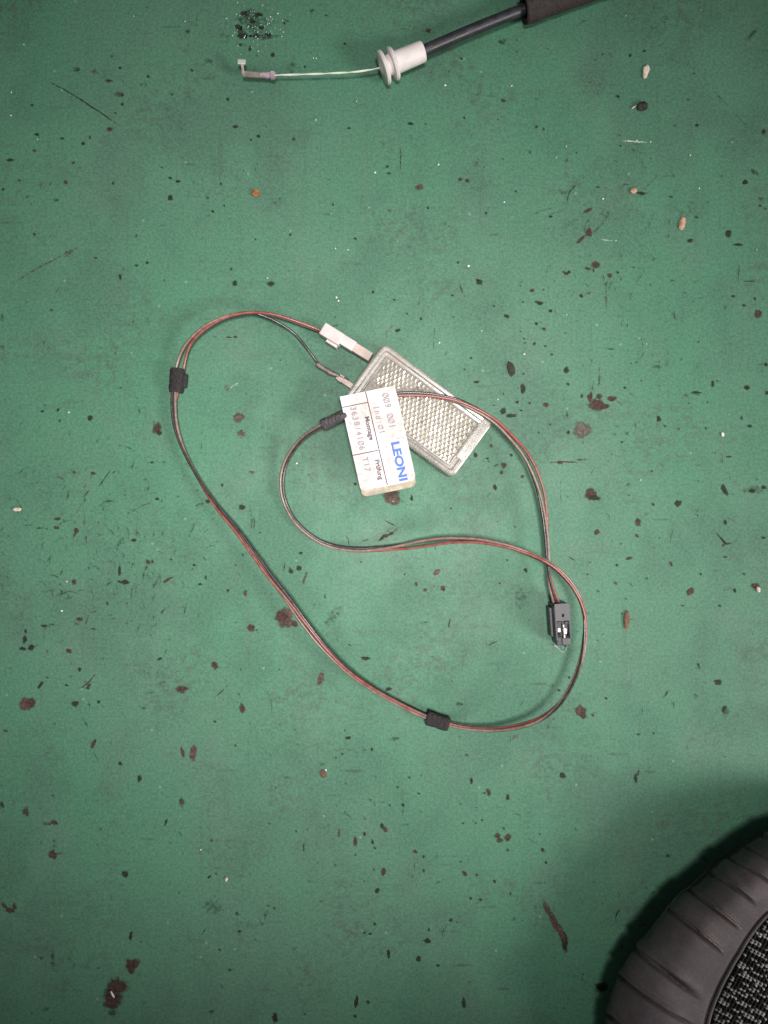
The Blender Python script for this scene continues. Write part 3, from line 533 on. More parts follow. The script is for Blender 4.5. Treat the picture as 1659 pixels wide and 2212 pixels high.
loops = [rrect(A_ - .9 * mm, B_ - .9 * mm, 3 * mm, 2.4 * mm), rrect(A_, B_, 3 * mm, 3 * mm), rrect(A_, B_, 3 * mm, 12.2 * mm), rrect(A_ - .35 * mm, B_ - .35 * mm, 2.8 * mm, 13.1 * mm),
         rrect(A_ - 1.2 * mm, B_ - 1.2 * mm, 2.2 * mm, 13.5 * mm), rrect(A_ - 2.6 * mm, B_ - 2.4 * mm, 1.6 * mm, 13.4 * mm), rrect(A_ - 3.2 * mm, B_ - 3.0 * mm, 1.2 * mm, 12.6 * mm),
         rrect(A_ - 4.6 * mm, B_ - 4.0 * mm, 1 * mm, 12.5 * mm), rrect(A_ - 5.0 * mm, B_ - 4.3 * mm, 1 * mm, 13.0 * mm), rrect(A_ - 5.5 * mm, B_ - 4.7 * mm, .8 * mm, 13.0 * mm),
         rrect(A_ - 5.9 * mm, B_ - 5.0 * mm, .6 * mm, 12.3 * mm)]
v, f = loft(loops)
lens = mesh_obj('lens', v, f, M_lens, lampset, LP)
# moulded pyramids of the lens
pm = MB(); sp = 2.32 * mm
rp = random.Random(3)
FA = math.atan2(Vector((.91, -.41, 0)).dot(e2), Vector((.91, -.41, 0)).dot(e1)); row = 0; y = -B_ + 6.0 * mm
while y < B_ - 5.3 * mm:
    x = -A_ + 6.6 * mm + (sp / 2 if row % 2 else 0)
    while x < A_ - 6.5 * mm:
        if not (x > A_ - 11 * mm and y < -B_ + 6 * mm):
            R = sp * 0.66; hgt = R * .5 * math.tan(math.radians(29 + rp.uniform(-7, 7))); j = rp.uniform(-.10, .10)
            ring = [lam(x + R * math.cos(t + j), y + R * math.sin(t + j), 12.34 * mm + rp.uniform(0, .06) * mm) for t in [FA + PI + PI * 2 * i / 3 for i in range(3)]]
            top = lam(x + rp.uniform(-.05, .05) * mm, y + rp.uniform(-.05, .05) * mm, 12.36 * mm + hgt)
            pm.add(ring + [top], [((i + 1) % 3, i, 3) for i in range(3)])
        x += sp
    y += sp * 0.866; row += 1
for q in range(len(pm.f)): pass
po = pm.build('lens_prisms', M_prism, lens, LP)
po['kind'] = 'stuff'
v, f = loft([rrect(A_ - 6.0 * mm, B_ - 5.1 * mm, .6 * mm, 12.315 * mm), rrect(A_ - 6.05 * mm, B_ - 5.15 * mm, .6 * mm, 12.335 * mm)])
mesh_obj('reflector_plate', v, f, M_plate, lens, LP)
# end strip moulded step
v, f = box(A_ - 5.2 * mm, A_ - 0.9 * mm, -B_ + 1.2 * mm, B_ - 9.5 * mm, 12.6 * mm, 13.75 * mm, .35 * mm)
mesh_obj('moulded_step', [lam(p.x, p.y, p.z) for p in v], f, M_lens, lens, LP)

# ---- white plug on the lamp
def local(o, dx, dy):
    return lambda p: o + dx * p.x + dy * p.y + Vector((0, 0, p.z))
d = Vector((100, -62, 0)).normalized(); dn = Vector((d.y, -d.x, 0))    # along towards lamp; across towards bottom left
o = P(696.5, 710, 8); o.z = 0
T = local(o, d, dn)
pl = MB()
def addb(mb, T, *a): v, f = box(*a); mb.add([T(p) for p in v], f)
px_ = U * .975
addb(pl, T, 0, 50 * px_, -14 * px_, 14 * px_, 3.5 * mm, 10.2 * mm, .6 * mm)
addb(pl, T, 20 * px_, 47 * px_, -5 * px_, 20 * px_, 3.2 * mm, 8.2 * mm, .4 * mm)
plug = pl.build('plug', M_white, lampset, LP)
tg = MB()
addb(tg, T, 50 * px_ - .3 * mm, 80 * px_, -13.4 * px_, 9 * px_, 4 * mm, 9.9 * mm, .35 * mm)
tg.build('plug_tongue', M_white, plug, LP)
tg = MB()
addb(tg, T, 80 * px_ - .2 * mm, 122 * px_, -12 * px_, 8 * px_, 4.2 * mm, 9.5 * mm, .3 * mm)
tg.build('mounting_tongue', M_tongue, plug, LP)
# ---- lower blade terminal
pts = [P(684, 786, 5), P(700, 797, 5.3), P(716, 806, 5.2), P(732, 812, 5)]
v, f = tube(catmull(pts, .001), [0.0011 + 0.00016 * math.sin(i * 1.1) for i in range(len(catmull(pts, .001)))], 10)
mesh_obj('crimp', v, f, M_crimp, lampset, LP, True)['label'] = 'dull metal wire crimp'
db = Vector((36, -24, 0)).normalized(); o2 = P(728, 813, 5); o2.z = 0
T2 = local(o2, db, Vector((db.y, -db.x, 0)))
bl = MB()
addb(bl, T2, 0, 44 * px_, -6 * px_, 6 * px_, 4.2 * mm, 5.6 * mm, .3 * mm)
addb(bl, T2, 1 * mm, 16 * px_, -7.5 * px_, -4 * px_, 4.4 * mm, 7.2 * mm, .3 * mm)
addb(bl, T2, 1 * mm, 16 * px_, 4 * px_, 7.5 * px_, 4.4 * mm, 6.6 * mm, .3 * mm)
bl.build('blade_terminal', M_tongue, lampset, LP)

# ---- paper tag
Tk = [P(734, 857, 18.2), P(852.7, 832.6, 19.0), P(779.5, 1061, 13.5), P(899, 1036.5, 14.2)]
SL, SW = 1690.0, 965.0
def tag_pt(s_, t_, dz=0.0):
    a, b = s_ / SL, t_ / SW
    p = (Tk[0] * (1 - b) + Tk[1] * b) * (1 - a) + (Tk[2] * (1 - b) + Tk[3] * b) * a
    p = p.copy(); p.z += 0.5 * mm * math.sin(PI * a) * (1 - .5 * b) + dz
    return p
def tag_sheet(s0, s1, t0, t1, cbl, cbr, z0, z1):
    n = 24; top = []; bot = []
    L = []; R = []
    v = []; f = []
    ss = sorted(set([s0 + (s1 - s0) * i / n for i in range(n + 1)] + [s1 - max(cbl, cbr) * (1 - math.cos(PI / 2 * i / 8)) * 1.0 for i in range(9)]))
    rows = []
    for s_ in ss:
        dl = max(0, s_ - (s1 - cbl)); dr = max(0, s_ - (s1 - cbr))
        l = t0 + (cbl - math.sqrt(max(0, cbl ** 2 - dl ** 2)) if cbl else 0)
        rr = t1 - (cbr - math.sqrt(max(0, cbr ** 2 - dr ** 2)) if cbr else 0)
        rows.append((s_, l, rr))
    m = 6
    for lay in (z1, z0):
        for (s_, l, rr) in rows:
            for k in range(m + 1): v.append(tag_pt(s_, l + (rr - l) * k / m, lay))
    nr = len(rows); W = m + 1; O = nr * W
    for i in range(nr - 1):
        for k in range(m):
            a = i * W + k
            f.append((a, a + W, a + W + 1, a + 1)); f.append((O + a, O + a + 1, O + a + W + 1, O + a + W))
        a = i * W; f.append((a, O + a, O + a + W, a + W)); a = i * W + m; f.append((a, a + W, O + a + W, O + a))
    for k in range(m):
        f.append((k, k + 1, O + k + 1, O + k)); a = (nr - 1) * W + k; f.append((a, O + a, O + a + 1, a + 1))
    return v, f
v, f = tag_sheet(0, SL, 0, SW, 75, 95, -.16 * mm, 0)
tag = mesh_obj('paper_tag', v, f, M_paper, lampset, LP)
v, f = tag_sheet(40, SL + 112, 6, SW - 12, 95, 110, -3.0 * mm, -.20 * mm)
bk = mesh_obj('folded_back', v, f, M_backing, tag, LP)
LZ = 0.09 * mm
def text_mesh(s_, bold=0.0):
    cu = bpy.data.curves.new('lettering', 'FONT'); cu.body = s_; cu.size = 1; cu.offset = bold; cu.resolution_u = 4
    ob = bpy.data.objects.new('lettering', cu); C.objects.link(ob)
    dg = bpy.context.evaluated_depsgraph_get(); ev = ob.evaluated_get(dg); me = ev.to_mesh()
    v = [x.co.copy() for x in me.vertices]; f = [tuple(p.vertices) for p in me.polygons]
    ev.to_mesh_clear(); bpy.data.objects.remove(ob); bpy.data.curves.remove(cu)
    return v, f
def lettering(txt, s0, s1, t0, t1, m, bold=0.0, name='lettering', ref='H'):
    v, f = text_mesh(txt, bold)
    hv, _ = text_mesh(ref, bold); cap = max(p.y for p in hv); lo = min(p.y for p in hv)
    x0, x1 = min(p.x for p in v), max(p.x for p in v)
    vv = [tag_pt(s0 + (p.x - x0) / (x1 - x0) * (s1 - s0), t0 + (p.y - lo) / (cap - lo) * (t1 - t0), LZ) for p in v]
    return mesh_obj(name, vv, f, m, tag, LP)
lettering('LEONI', 962, 1660, 680, 830, M_blue, 0.042)
lettering('Montage', 433, 850, 338, 422, M_ink, 0.03)
lettering('Prüfung', 1204, 1566, 345, 428, M_ink, 0.03)
def mono(txt, s0, pitch, t0, t1, m, wob=4):
    rr = random.Random(len(txt)); mb = MB(); hv, _ = text_mesh('8', .004); w0 = max(p.x for p in hv) - min(p.x for p in hv); cap = max(p.y for p in hv)
    for i, ch in enumerate(txt):
        if ch == ' ': continue
        v, f = text_mesh('Ø' if ch == '0' else ch, 0.032)
        x0, x1 = min(p.x for p in v), max(p.x for p in v); wd = pitch * .70 * (x1 - x0) / w0 * (1.0 if ch != '0' else .8)
        dy = rr.uniform(-wob, wob)
        mb.add([tag_pt(s0 + (i + .5) * pitch + ((p.x - x0) / (x1 - x0) - .5) * wd, t0 + dy + p.y / cap * (t1 - t0), LZ) for p in v], f)
    return mb.build('faded_lettering', m, tag, LP)
mono('009 001', 91, 91, 722, 828, M_faint)
mono('Ind:01', 268, 87, 531, 622, M_faint)
mono('3638/4106', 205, 88, 136, 238, M_faint)
mono('T17', 1118, 90, 150, 246, M_faint)
mono('w', 985, 70, 590, 660, M_vfaint)
mono('K', 1500, 75, 110, 185, M_vfaint)
lv = MB()
def rule(s0, t0, s1, t1, wd, m, nm='ruled_line'):
    mb = MB(); n = 60
    ds, dt = s1 - s0, t1 - t0; l = math.hypot(ds, dt); ns, nt = -dt / l * wd / 2, ds / l * wd / 2
    v = []; f = []
    for i in range(n + 1):
        a = i / n
        v += [tag_pt(s0 + ds * a + ns, t0 + dt * a + nt, LZ), tag_pt(s0 + ds * a - ns, t0 + dt * a - nt, LZ)]
    for i in range(n): f.append((2 * i, 2 * i + 1, 2 * i + 3, 2 * i + 2))
    mb.add(v, f); mb.build(nm, m, tag, LP)
rule(4, 452, 1680, 466, 18, M_ink); rule(192, 4, 192, 444, 17, M_ink); rule(1047, 4, 1047, 444, 18, M_ink); rule(915, 800, 915, 960, 9, M_faint)

# ---- black two-pin connector
dc = Vector((0.075, -1, 0)).normalized(); dx = Vector((-dc.y, dc.x, 0))
kc = 1 - 14e-3 / H
oc = Vector(((1213.5 - CX) * U * kc, (CY - 1305) * U * kc, 0))
Tc = lambda p: oc + dx * p.x - dc * p.y + Vector((0, 0, p.z))      # x right, y up the wires, z up
q = U * kc
cb = MB()
addb(cb, Tc, -16 * q, 16 * q, -80 * q, 0, .3 * mm, 10.2 * mm, .35 * mm)            # main body
addb(cb, Tc, -22.5 * q, -15 * q, -74 * q, -9 * q, .2 * mm, 8 * mm, .3 * mm)         # side rib
addb(cb, Tc, -17.5 * q, -13.5 * q, -78 * q, -3 * q, 9 * mm, 14 * mm, .3 * mm)         # left rail
addb(cb, Tc, 12.5 * q, 16.5 * q, -76 * q, -3 * q, 9 * mm, 13.6 * mm, .3 * mm)        # right rail
addb(cb, Tc, -1.2 * q, 1.2 * q, -74 * q, -40 * q, 9 * mm, 12.8 * mm, .1 * mm)
addb(cb, Tc, -12.5 * q, -3 * q, -41.5 * q, -38 * q, 9 * mm, 13.2 * mm, .2 * mm)
addb(cb, Tc, 5 * q, 13 * q, -45 * q, -39 * q, 9 * mm, 12.6 * mm, .2 * mm)
conn = cb.build('connector', M_blackpl, lampset, LP)
lt = MB()
for a in ((-16 * q, -2.2 * q, -36 * q, 1 * q), (3 * q, 16.2 * q, -36 * q, 1 * q), (-2.3 * q, 3.1 * q, -21 * q, 1 * q), (-2.3 * q, 3.1 * q, -36 * q, -27.5 * q)):
    addb(lt, Tc, a[0], a[1], a[2], a[3], 12.6 * mm, 14.3 * mm, 0.0)
lt.build('latch', M_greypl, conn, LP)
nz = MB()
addb(nz, Tc, -14 * q, 16 * q, -92 * q, -72 * q, 1 * mm, 11.5 * mm, .8 * mm)
addb(nz, Tc, -4 * q, 14 * q, -90 * q, -74 * q, 8 * mm, 13.0 * mm, .5 * mm)
nz.build('nose', M_greypl, conn, LP)
nz = MB(); addb(nz, Tc, 4 * q, 10 * q, -97 * q, -88 * q, 4 * mm, 10.5 * mm, .4 * mm)
nz.build('keying_lug', M_blackpl, conn, LP)
for (x0, x1, y0, y1, z1) in ((-11 * q, -6 * q, -61 * q, -52 * q, 12.6), (1.6 * q, 7.5 * q, -66 * q, -54 * q, 12.6), (0.5 * q, 3.2 * q, -52 * q, -46 * q, 12.4), (1.2 * q, 3.4 * q, -76 * q, -67 * q, 12.7)):
    kb = MB(); addb(kb, Tc, x0, x1, y0, y1, 10 * mm, z1 * mm, .15 * mm); kb.build('contact', M_contact, conn, LP)
for (x0, x1, y0, y1) in ((-11.5 * q, -6 * q, -69 * q, -63 * q), (9.5 * q, 13 * q, -71 * q, -66 * q)):
    kb = MB(); addb(kb, Tc, x0, x1, y0, y1, 10.0 * mm, 12.9 * mm, .1 * mm); kb.build('hole_shade', M_dark, conn, LP)  # solid dark blocks painted as the shade of two small holes
gv = [P(1196, 1393, 2), P(1205, 1400, 1), P(1212, 1407, .8), P(1217, 1408, .8), P(1224, 1398, 2)]
v, f = tube(catmull(gv, .0008), .00028, 8)
mesh_obj('clear_thread', v, f, M_lens, conn, LP, True)

# ------------------------------------------------------------------ second cable
CP = P(840, 140)
cable = thing('bowden_cable', 'black cable with white ribbed grommet and thin cream wire ending in bare terminal', 'cable', CP)
ax0 = P(842, 140, 9.2); ax1 = P(921, 107, 9.2)
ax = (ax1 - ax0).normalized()
g0 = P(829, 146, 9.2)
prof = []
def disc(d0, th, R, hub):
    e = th * .45
    return [(d0, hub), (d0 + .1 * mm, R - e), (d0 + e * .35, R - e * .35), (d0 + th / 2, R), (d0 + th - e * .35, R - e * .35), (d0 + th - .1 * mm, R - e), (d0 + th, hub)]
prof = [(-2.0 * mm, 1.4 * mm), (-1.6 * mm, 2.6 * mm)] + disc(-1.2 * mm, 2.4 * mm, 8.0 * mm, 4.2 * mm) + disc(3.7 * mm, 2.5 * mm, 7.7 * mm, 5 * mm) + \
       [(6.3 * mm, 5.1 * mm), (20.2 * mm, 4.85 * mm), (20.8 * mm, 4.6 * mm), (21.0 * mm, 4.0 * mm), (21.0 * mm, 2.9 * mm)]
v, f = lathe(g0, ax, prof, 48)
gr = mesh_obj('grommet', v, f, M_grom, cable, CP, False)
for p_ in gr.data.polygons: p_.use_smooth = len(p_.vertices) == 4
gr.data.set_sharp_from_angle(angle=math.radians(40))
jp = [g0 + ax * 14 * mm, P(921, 107, 9.2), P(990, 77, 8.8), P(1060, 48, 8.5), P(1131, 20, 8.5), P(1220, -14, 8.5), P(1330, -50, 8.5), P(1500, -95, 8.5)]
v, f = tube(catmull(jp, .003), 2.7 * mm, 24)
mesh_obj('cable_jacket', v, f, M_jacket, cable, CP, True)
sp_ = [P(1131, 20, 8.5), P(1150, 14, 8.5), P(1220, -12, 8.3), P(1330, -48, 8), P(1500, -95, 8)]
cpath = catmull(sp_, .002); rs = random.Random(9)
rad_ = [(6.9 * mm if i > 1 else 6.7 * mm) * (1 + .02 * math.sin(i * .9)) for i in range(len(cpath))]
v, f = tube(cpath, rad_, 40)
v = [Vector((a.x, a.y, max(a.z, .0002))) for a in v]
f = f[:-2]; nb = len(v)      # open end with a wall, the jacket passes through
for k in range(40): v.append(cpath[0] + (v[k] - cpath[0]) * .62 + (cpath[1] - cpath[0]) * .4)
for k in range(40): f.append((k, nb + k, nb + (k + 1) % 40, (k + 1) % 40))
mesh_obj('cloth_sleeve', v, f, M_foam, cable, CP, True)
wp = [P(590, 162.5, 7.2), P(640, 161, 7.6), P(700, 159, 8), P(764, 155.5, 8.6), (P(800, 150.5, 9)), P(826, 146.3, 9.2)]
for k in range(2):
    path = catmull(wp, .0012); fr = frames(path); n = len(path)
    out = []
    for i, p in enumerate(path):
        th = i * .35 + k * PI; sep = .20 * mm + (.25 * mm * max(0, (i / n - .85) / .15))
        out.append(p + fr[i][1] * (sep * math.cos(th)) + fr[i][2] * (sep * math.sin(th)))
    v, f = tube(out, .29 * mm, 8); mesh_obj('core_strand', v, f, M_cream, cable, CP, True)
def flatbar(a, b, wa, wb, th, name, m, par=cable):
    d = (b - a).normalized(); n_ = Vector((-d.y, d.x, 0)).normalized()
    v, f = box(-.5, .5, 0, 1, 0, 1, 0)
    bm = bmesh.new(); vs_ = []
    for p in v:
        w_ = wa * (1 - p.y) + wb * p.y
        vs_.append(a.lerp(b, p.y) + n_ * (p.x * w_) + Vector((0, 0, (p.z - .5) * th)))
    bv = [bm.verts.new(p) for p in vs_]
    for q_ in f: bm.faces.new([bv[i] for i in q_])
    bmesh.ops.bevel(bm, geom=bm.edges[:], offset=min(th, wa) * .18, segments=2, affect='EDGES')
    bm.verts.index_update()
    vv = [x.co.copy() for x in bm.verts]; ff = [tuple(k.index for k in p.verts) for p in bm.faces]; bm.free()
    return mesh_obj(name, vv, ff, m, par, CP)
term = flatbar(P(524, 160, 6.8), P(562, 162.5, 7), 2.7 * mm, 2.5 * mm, 1.2 * mm, 'terminal', M_metal)
flatbar(P(561, 162.3, 7), P(584, 163, 7.1), 1.7 * mm, 2.7 * mm, 1.8 * mm, 'crimp_neck', M_pink, term)
flatbar(P(583, 163, 7.1), P(595, 162.8, 7.2), 3.4 * mm, 3.5 * mm, 2.8 * mm, 'crimp_barrel', M_pink, term)
flatbar(P(526, 161, 6.9), P(523, 138, 7.6), 1.3 * mm, 1.3 * mm, .9 * mm, 'terminal_stem', M_metal, term)
flatbar(P(513.5, 133.5, 8.4), P(530.5, 134.5, 8.4), 2.2 * mm, 2.2 * mm, 1.0 * mm, 'terminal_tab', M_bright, term)

# ------------------------------------------------------------------ shoe in the corner
SO = (1800.0, 2300.0)
outer = [(1306, 2212), (1321, 2144), (1344.5, 2089), (1369, 2049.5), (1400, 2012.5), (1437, 1964), (1475, 1928), (1495, 1921), (1534, 1888), (1562, 1857), (1580, 1853), (1608, 1830), (1645, 1806), (1659, 1796)]
inner = [(1532, 2212), (1553, 2149), (1576, 2102.7), (1599, 2063), (1622, 2024), (1659, 1978)]
def polar(pts): return sorted([(math.atan2(SO[1] - y, SO[0] - x), math.hypot(SO[1] - y, SO[0] - x)) for x, y in pts])
po_, pi_ = polar(outer), polar(inner)
def interp(tab, a):
    if a <= tab[0][0]: return tab[0][1] + (a - tab[0][0]) * 40
    if a >= tab[-1][0]: return tab[-1][1] + (a - tab[-1][0]) * 30
    for (a0, r0), (a1, r1) in zip(tab, tab[1:]):
        if a <= a1: return r0 + (r1 - r0) * (a - a0) / (a1 - a0)
SP = P(SO[0], SO[1])
shoe = thing('shoe', 'dark grey shoe toe with pleated edge and black and white knit upper', 'shoe', SP)
def shoe_mat():
    n = NT('grey_suede')
    f_ = n.noise(60, 5, .6); g = n.noise(900, 3, .6)
    c = n.mix(n.ramp(f_, .35, .68), (0.068, 0.054, 0.058), (0.100, 0.081, 0.085))
    c = n.mix(n.ramp(g, .3, .7), n.mix(.25, c, (0.02, .02, .02)), c)
    return n.out(col=c, rough=.78, spec=.3, norm=n.bump(g, .35, .0003), sheen=0.0)
M_suede = shoe_mat()
M_knit = NT('knit_yarn'); _a = M_knit.attr()
M_knit = M_knit.out(col=_a.outputs['Color'], rough=.85, spec=.2)
M_under = simple('black_knit_base', (0.012, 0.011, 0.011), .95, .1)
# pleat positions along the edge (outer end) as angles round SO
crease = sorted(math.atan2(SO[1] - y, SO[0] - x) for x, y in [(1297, 2240), (1317, 2196), (1337, 2110), (1367, 2052), (1441, 1963), (1490, 1927), (1533, 1888), (1575, 1857), (1609, 1831), (1645, 1806), (1700, 1780), (1760, 1765)])
def pleat(a):
    """(position within pleat 0..1, id)"""
    for i in range(len(crease) - 1):
        if crease[i] <= a < crease[i + 1]: return (a - crease[i]) / (crease[i + 1] - crease[i]), i
    wv = 0.12; return ((a - crease[-1]) / wv) % 1.0, int((a - crease[-1]) // wv) + 50
# profile: (fraction outer->inner, height mm)
qs = [0.0] + [(k / 44) ** 1.35 for k in range(1, 44)]
prof = [(.30, .2), (.26, 5), (.20, 10), (.13, 14.5), (.07, 17.3), (.03, 19), (.008, 19.7)] + [(q_ * .955, 20 + 23.5 * (1 - (1 - q_) ** 3) ** .78) for q_ in qs] + [(.98, 42.8), (1.0, 41.0)]
NA = 1000; a0, a1 = -0.9, 2.45
v = []; f = []
for i in range(NA + 1):
    a = a0 + (a1 - a0) * i / NA
    for j, (fr_, z) in enumerate(prof):
        tt, pid = pleat(0.68 + (a - 0.68) / (1 + 0.5 * fr_))      # pleats run nearly parallel
        ph = ((pid * 7919) % 10) / 10
        e_ = .62 + .3 * ph
        depth = (3.6 + 2.0 * ph) * min(1, max(.25, fr_ / .12)) * max(0, min(1, (e_ - fr_) / .35))
        saw = math.exp(-(tt / .085) ** 2) + math.exp(-((1 - tt) / .035) ** 2) * 1.0
        ridge = math.exp(-((tt - .16) / .09) ** 2) * .8
        dz = depth * (-saw * 1.1 + ridge * .55 + .18 * math.sin(tt * PI))
        ro, ri = interp(po_, a), interp(pi_, a)
        rr = ro + (ri - ro) * fr_
        hz = z + (dz if z > 8 else dz * z / 8)
        kk = 1 - z * 1e-3 / H
        p = Vector((SO[0] - rr * math.cos(a), SO[1] - rr * math.sin(a), 0))
        # edge scallop
        out_ = (1.6 + 1.0 * ph) * (-saw + ridge * .5)
        w_ = Vector(((p.x - CX) * U * (1 - 20e-3 / H if z < 20 else kk), (CY - p.y) * U * (1 - 20e-3 / H if z < 20 else kk), 0))
        nrm = Vector((-math.cos(a), math.sin(a), 0))
        w_ += nrm * out_ * max(0, 1.2 - fr_ * 4) * mm
        w_.z = max(.2 * mm, hz * mm); v.append(w_)
m_ = len(prof)
for i in range(NA):
    for j in range(m_ - 1):
        b = i * m_ + j; f.append((b, b + 1, b + m_ + 1, b + m_))
for i0, fa, fb in ((crease.index(min(crease, key=lambda c: abs(c - math.atan2(SO[1] - 1927, SO[0] - 1490)))), .34, .82), (crease.index(min(crease, key=lambda c: abs(c - math.atan2(SO[1] - 1963, SO[0] - 1441)))), .45, .8)):
    tp = []
    for k in range(15):
        fr_ = fa + (fb - fa) * k / 14; a = 0.68 + (crease[i0] + .012 - 0.68) * (1 + 0.5 * fr_)
        ii = int(round((a - a0) / (a1 - a0) * NA)); jj = max(j for j in range(5, m_ - 1) if prof[j][0] <= fr_)
        u_ = (fr_ - prof[jj][0]) / (prof[jj + 1][0] - prof[jj][0])
        tp.append(v[ii * m_ + jj].lerp(v[ii * m_ + jj + 1], u_) + Vector((0, 0, .0004)))
    tv, tf = tube(catmull(tp, .001), .00024, 6)
    mesh_obj('crease_line', tv, tf, simple('tan_line', (0.19, 0.125, 0.085), .8), shoe, SP, True)  # thin tan line laid along two pleat creases
mesh_obj('pleated_rim', v, f, M_suede, shoe, SP, True)
# stitched seam cord
sm_p = []
for i in range(140):
    a = a0 + (a1 - a0) * i / 139; ri = interp(pi_, a) + 3
    sm_p.append(P(SO[0] - ri * math.cos(a), SO[1] - ri * math.sin(a), 43.6))
v, f = tube(sm_p, .8 * mm, 8); mesh_obj('seam_welt', v, f, M_suede, shoe, SP, True)
# knit dome below the stitches
def knit_z(ri_frac): return 41.5 + 13 * (1 - ri_frac ** 2)
v = []; f = []; NB = 120; NR = 16
for i in range(NB + 1):
    a = a0 + (a1 - a0) * i / NB
    for j in range(NR + 1):
        fr_ = 1 - j / NR; ri = interp(pi_, a) * 1.005 * fr_; z = knit_z(fr_) - .8
        v.append(P(SO[0] - ri * math.cos(a), SO[1] - ri * math.sin(a), z))
for i in range(NB):
    for j in range(NR): b = i * (NR + 1) + j; f.append((b, b + 1, b + NR + 2, b + NR + 1))
mesh_obj('upper', v, f, M_under, shoe, SP, True)
# unseen shaft added beyond the frame to cast shade on the corner
shp = [Vector((SP.x + .036 + .04 * t, SP.y - .060 - .05 * t, .045 + .22 * t)) for t in (0, .25, .5, .75, 1)]
v, f = tube(catmull(shp, .02), [.060 + .010 * min(1, i / 4) for i in range(len(catmull(shp, .02)))], 32)
mesh_obj('shade_shaft', v, f, M_under, shoe, SP, True)
# stitches
kn = MB(); rk = random.Random(11)
rd = Vector((0.88, 0.47)); cdv = Vector((-0.47, 0.88))      # along a row, across rows (plan grid, y down)
for ri_ in range(-50, 60):
    light = (ri_ % 2 == 0)
    for ci in range(-60, 75):
        base = Vector((1600, 2060)) + rd * (ci * 8.6) + cdv * (ri_ * 9.2 + rk.uniform(-.7, .7))
        a = math.atan2(SO[1] - base.y, SO[0] - base.x); rr = math.hypot(SO[0] - base.x, SO[1] - base.y)
        lim = interp(pi_, a)
        if rr > lim - 3 or base.x > 1900 or base.y > 2400 or base.x < 1450: continue
        z = knit_z(rr / lim)
        pw = .62 if light else .12
        for s_ in (-1, 1):
            g = rk.uniform(.20, .40) if rk.random() < pw else rk.uniform(.008, .02)
            col = (g, g * .95, g * .92, 1)
            p0 = base + cdv * (s_ * 3.8) + rd * (-3.6); p1 = base + cdv * (s_ * .9) + rd * (3.8)
            q0 = P(p0.x + rk.uniform(-.6, .6), p0.y, z - .5 + rk.uniform(-.1, .1)); q2 = P(p1.x, p1.y + rk.uniform(-.6, .6), z - .3); q1 = (q0 + q2) / 2 + Vector((0, 0, .55 * mm))
            vv, ff = tube([q0, q0.lerp(q1, .6) + Vector((0, 0, .15 * mm)), q1, q1.lerp(q2, .4) + Vector((0, 0, .1 * mm)), q2], [.25 * mm, .48 * mm, .56 * mm, .48 * mm, .25 * mm], 6)
            kn.add(vv, ff, col)
ko = kn.build('knit_stitches', M_knit, shoe, SP, True); ko['kind'] = 'stuff'

# ------------------------------------------------------------------ loose bits on the floor
def crumb(px, py, rx, ry, h, ang, seed, rough=.25):
    r = random.Random(seed); bm = bmesh.new(); bmesh.ops.create_icosphere(bm, subdivisions=2, radius=1)
    ph = [(Vector((r.gauss(0, 1), r.gauss(0, 1), r.gauss(0, 1))), r.uniform(0, 6)) for _ in range(5)]
    ca, sa = math.cos(math.radians(ang)), math.sin(math.radians(ang))
    vv = []
    for x in bm.verts:
        k = 1 + rough * sum(math.sin(2.2 * x.co.dot(d_) + p_) for d_, p_ in ph) / 3
        c = x.co * k
        X, Y = c.x * rx * U, c.y * ry * U
        vv.append(Vector((X * ca - Y * sa, X * sa + Y * ca, max(0, (c.z * .6 + .45) * h * mm) + .1 * mm)) + P(px, py))
    bm.verts.index_update(); ff = [tuple(q_.index for q_ in p.verts) for p in bm.faces]; bm.free()
    return vv, ff
def loose(name, label, cat, px, py, rx, ry, h, ang, m, seed, rough=.25):
    L = P(px, py); v, f = crumb(px, py, rx, ry, h, ang, seed, rough)
    o_ = mesh_obj(name, v, f, m, None, L, False); o_['label'] = label; o_['category'] = cat; return o_
M_cw = simple('pale_chip', (0.60, 0.50, 0.40), .6, .4, .2, 500, .3, .0004, dirt=(.35, .22, .14), dirt_scale=500)
M_ct = simple('tan_chip', (0.42, 0.25, 0.17), .7, .3, .3, 500, .4, .0004, dirt=(.12, .05, .03), dirt_scale=500)
M_co = simple('orange_clay', (0.30, 0.13, 0.06), .8, .3, .3, 500, .4, .0004, dirt=(.1, .04, .02), dirt_scale=400)
M_cd = simple('dark_crumb', (0.030, 0.028, 0.024), .8, .3, .4, 500, .5, .0005)
M_cb = simple('brown_chip', (0.14, 0.075, 0.05), .7, .3, .3, 500, .4, .0004, dirt=(.05, .02, .015), dirt_scale=400)
M_cg = simple('white_grain', (0.62, 0.66, 0.56), .5, .5, .15, 500)
loose('flake', 'cream paint flake standing out below the cable at top right', 'flake', 1394.5, 155, 7.5, 15.5, 1.2, -15, M_cw, 1)
pb = thing('pebble', 'small dark round pebble with pale splinter below the cream flake', 'pebble', P(1385, 232))
v, f = crumb(1385, 232, 11.5, 9.5, 2.6, 20, 2); mesh_obj('stone', v, f, M_cd, pb, P(1385, 232))
v, f = crumb(1369, 232.5, 6.5, 1.6, .9, 30, 3); mesh_obj('splinter', v, f, M_cw, pb, P(1385, 232))
loose('flake', 'peach coloured oval flake near the right edge, with a brown crack', 'flake', 1472.5, 485, 7, 15, 1.2, -12, M_ct, 4)
loose('crumb', 'little tan crumb touching a dark sliver, left of the peach flake', 'crumb', 1368.5, 413.5, 8, 7, 1.4, 0, M_ct, 5)
loose('crumb', 'round orange clay crumb left of the middle in the upper half', 'crumb', 553.5, 419, 9.5, 8.5, 1.8, 0, M_co, 6, .15)
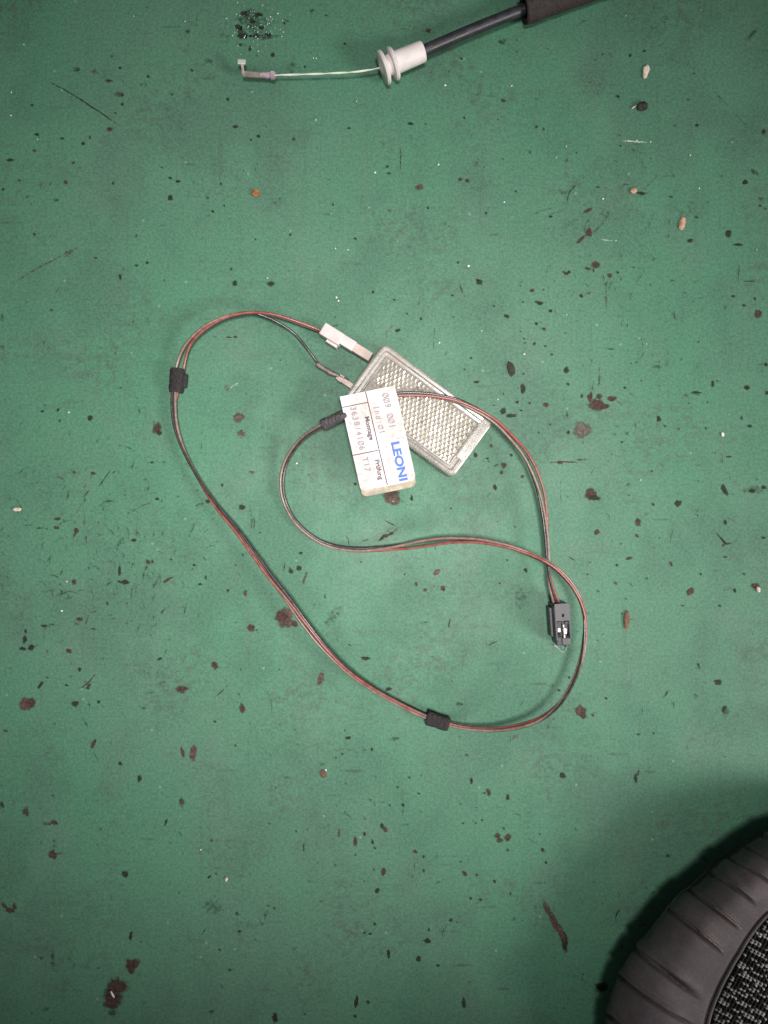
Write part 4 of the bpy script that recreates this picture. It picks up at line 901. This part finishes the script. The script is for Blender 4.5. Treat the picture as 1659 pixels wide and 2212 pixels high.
loose('crumb', 'white crumb lying by the left edge', 'crumb', 38, 1100, 9, 4, 1.3, 5, M_cw, 7, .35)
loose('strip', 'short brown upright strip right of the black plug', 'strip', 1353, 1338, 6.5, 19, 1.3, -4, M_cb, 8, .15)
loose('chip', 'long dark brown chip above right of the clear lens', 'chip', 1104, 797, 7.5, 18, 1.2, 20, M_cd, 9)
loose('chip', 'dark red chip with white glint left of the lower middle', 'chip', 699, 1671, 6.5, 10, 1.2, 20, M_cb, 10)
loose('chip', 'pale chip stuck to a rust patch at the right edge', 'chip', 1637, 1272, 5, 7, 1.4, 20, M_cw, 12)
loose('grain', 'tiny yellow grain in the lower left half', 'grain', 489.5, 1898, 3.2, 5, 1.0, -15, M_cw, 13)
loose('sliver', 'thin white glint on the big dark stain at lower left, shaped as a sliver', 'sliver', 244, 2147, 2.2, 9, .8, 28, M_cg, 14)  # white piece stands in for a glint on the stain
loose('crumb', 'white crumb right of the grey rectangular stain', 'crumb', 1560, 939, 3.6, 4.6, 1.0, 0, M_cg, 15)
gm = MB(); rg = random.Random(21)
GR = [(52, 97), (25, 200), (24, 250), (81, 302), (677, 126), (683, 127), (810, 373), (752, 540), (725, 537), (400, 47), (289, 36), (682, 260), (715, 462), (770, 220), (962, 185), (1105, 186), (1351, 35),
 (1223, 317), (1201, 341), (1490, 336), (858, 522), (947, 356), (1510, 407), (1089, 437), (1634, 540), (1302, 430), (578, 601), (727, 643), (731, 650), (149, 891), (641, 1001), (1396, 743), (949, 741),
 (1132, 765), (1075, 863), (1224, 680), (1574, 895), (1012, 575), (1040, 715), (1383, 1037), (134, 1319), (145, 1256), (434, 1835), (849, 1083), (704, 1663), (1369, 232), (1405, 307), (1375, 305), (1350, 305), (1330, 520), (528, 82), (553, 80), (610, 45), (600, 30)]  # one pale grain is placed as the white glint of the red chip
for (x, y) in GR:
    s_ = rg.uniform(1.0, 2.1); v, f = crumb(x, y, s_, s_ * rg.uniform(.7, 1.3), .45, rg.uniform(0, 90), int(x)); gm.add(v, f)
for i in range(70):
    x, y = rg.gauss(548, 36), rg.gauss(58, 30); s_ = rg.uniform(.5, 1.3); v, f = crumb(x, y, s_, s_ * rg.uniform(.6, 1.4), .3, rg.uniform(0, 90), i); gm.add(v, f)
go = gm.build('grit', M_cg); go['kind'] = 'stuff'; go['label'] = 'scattered pale grit on the green floor'; go['category'] = 'grit'
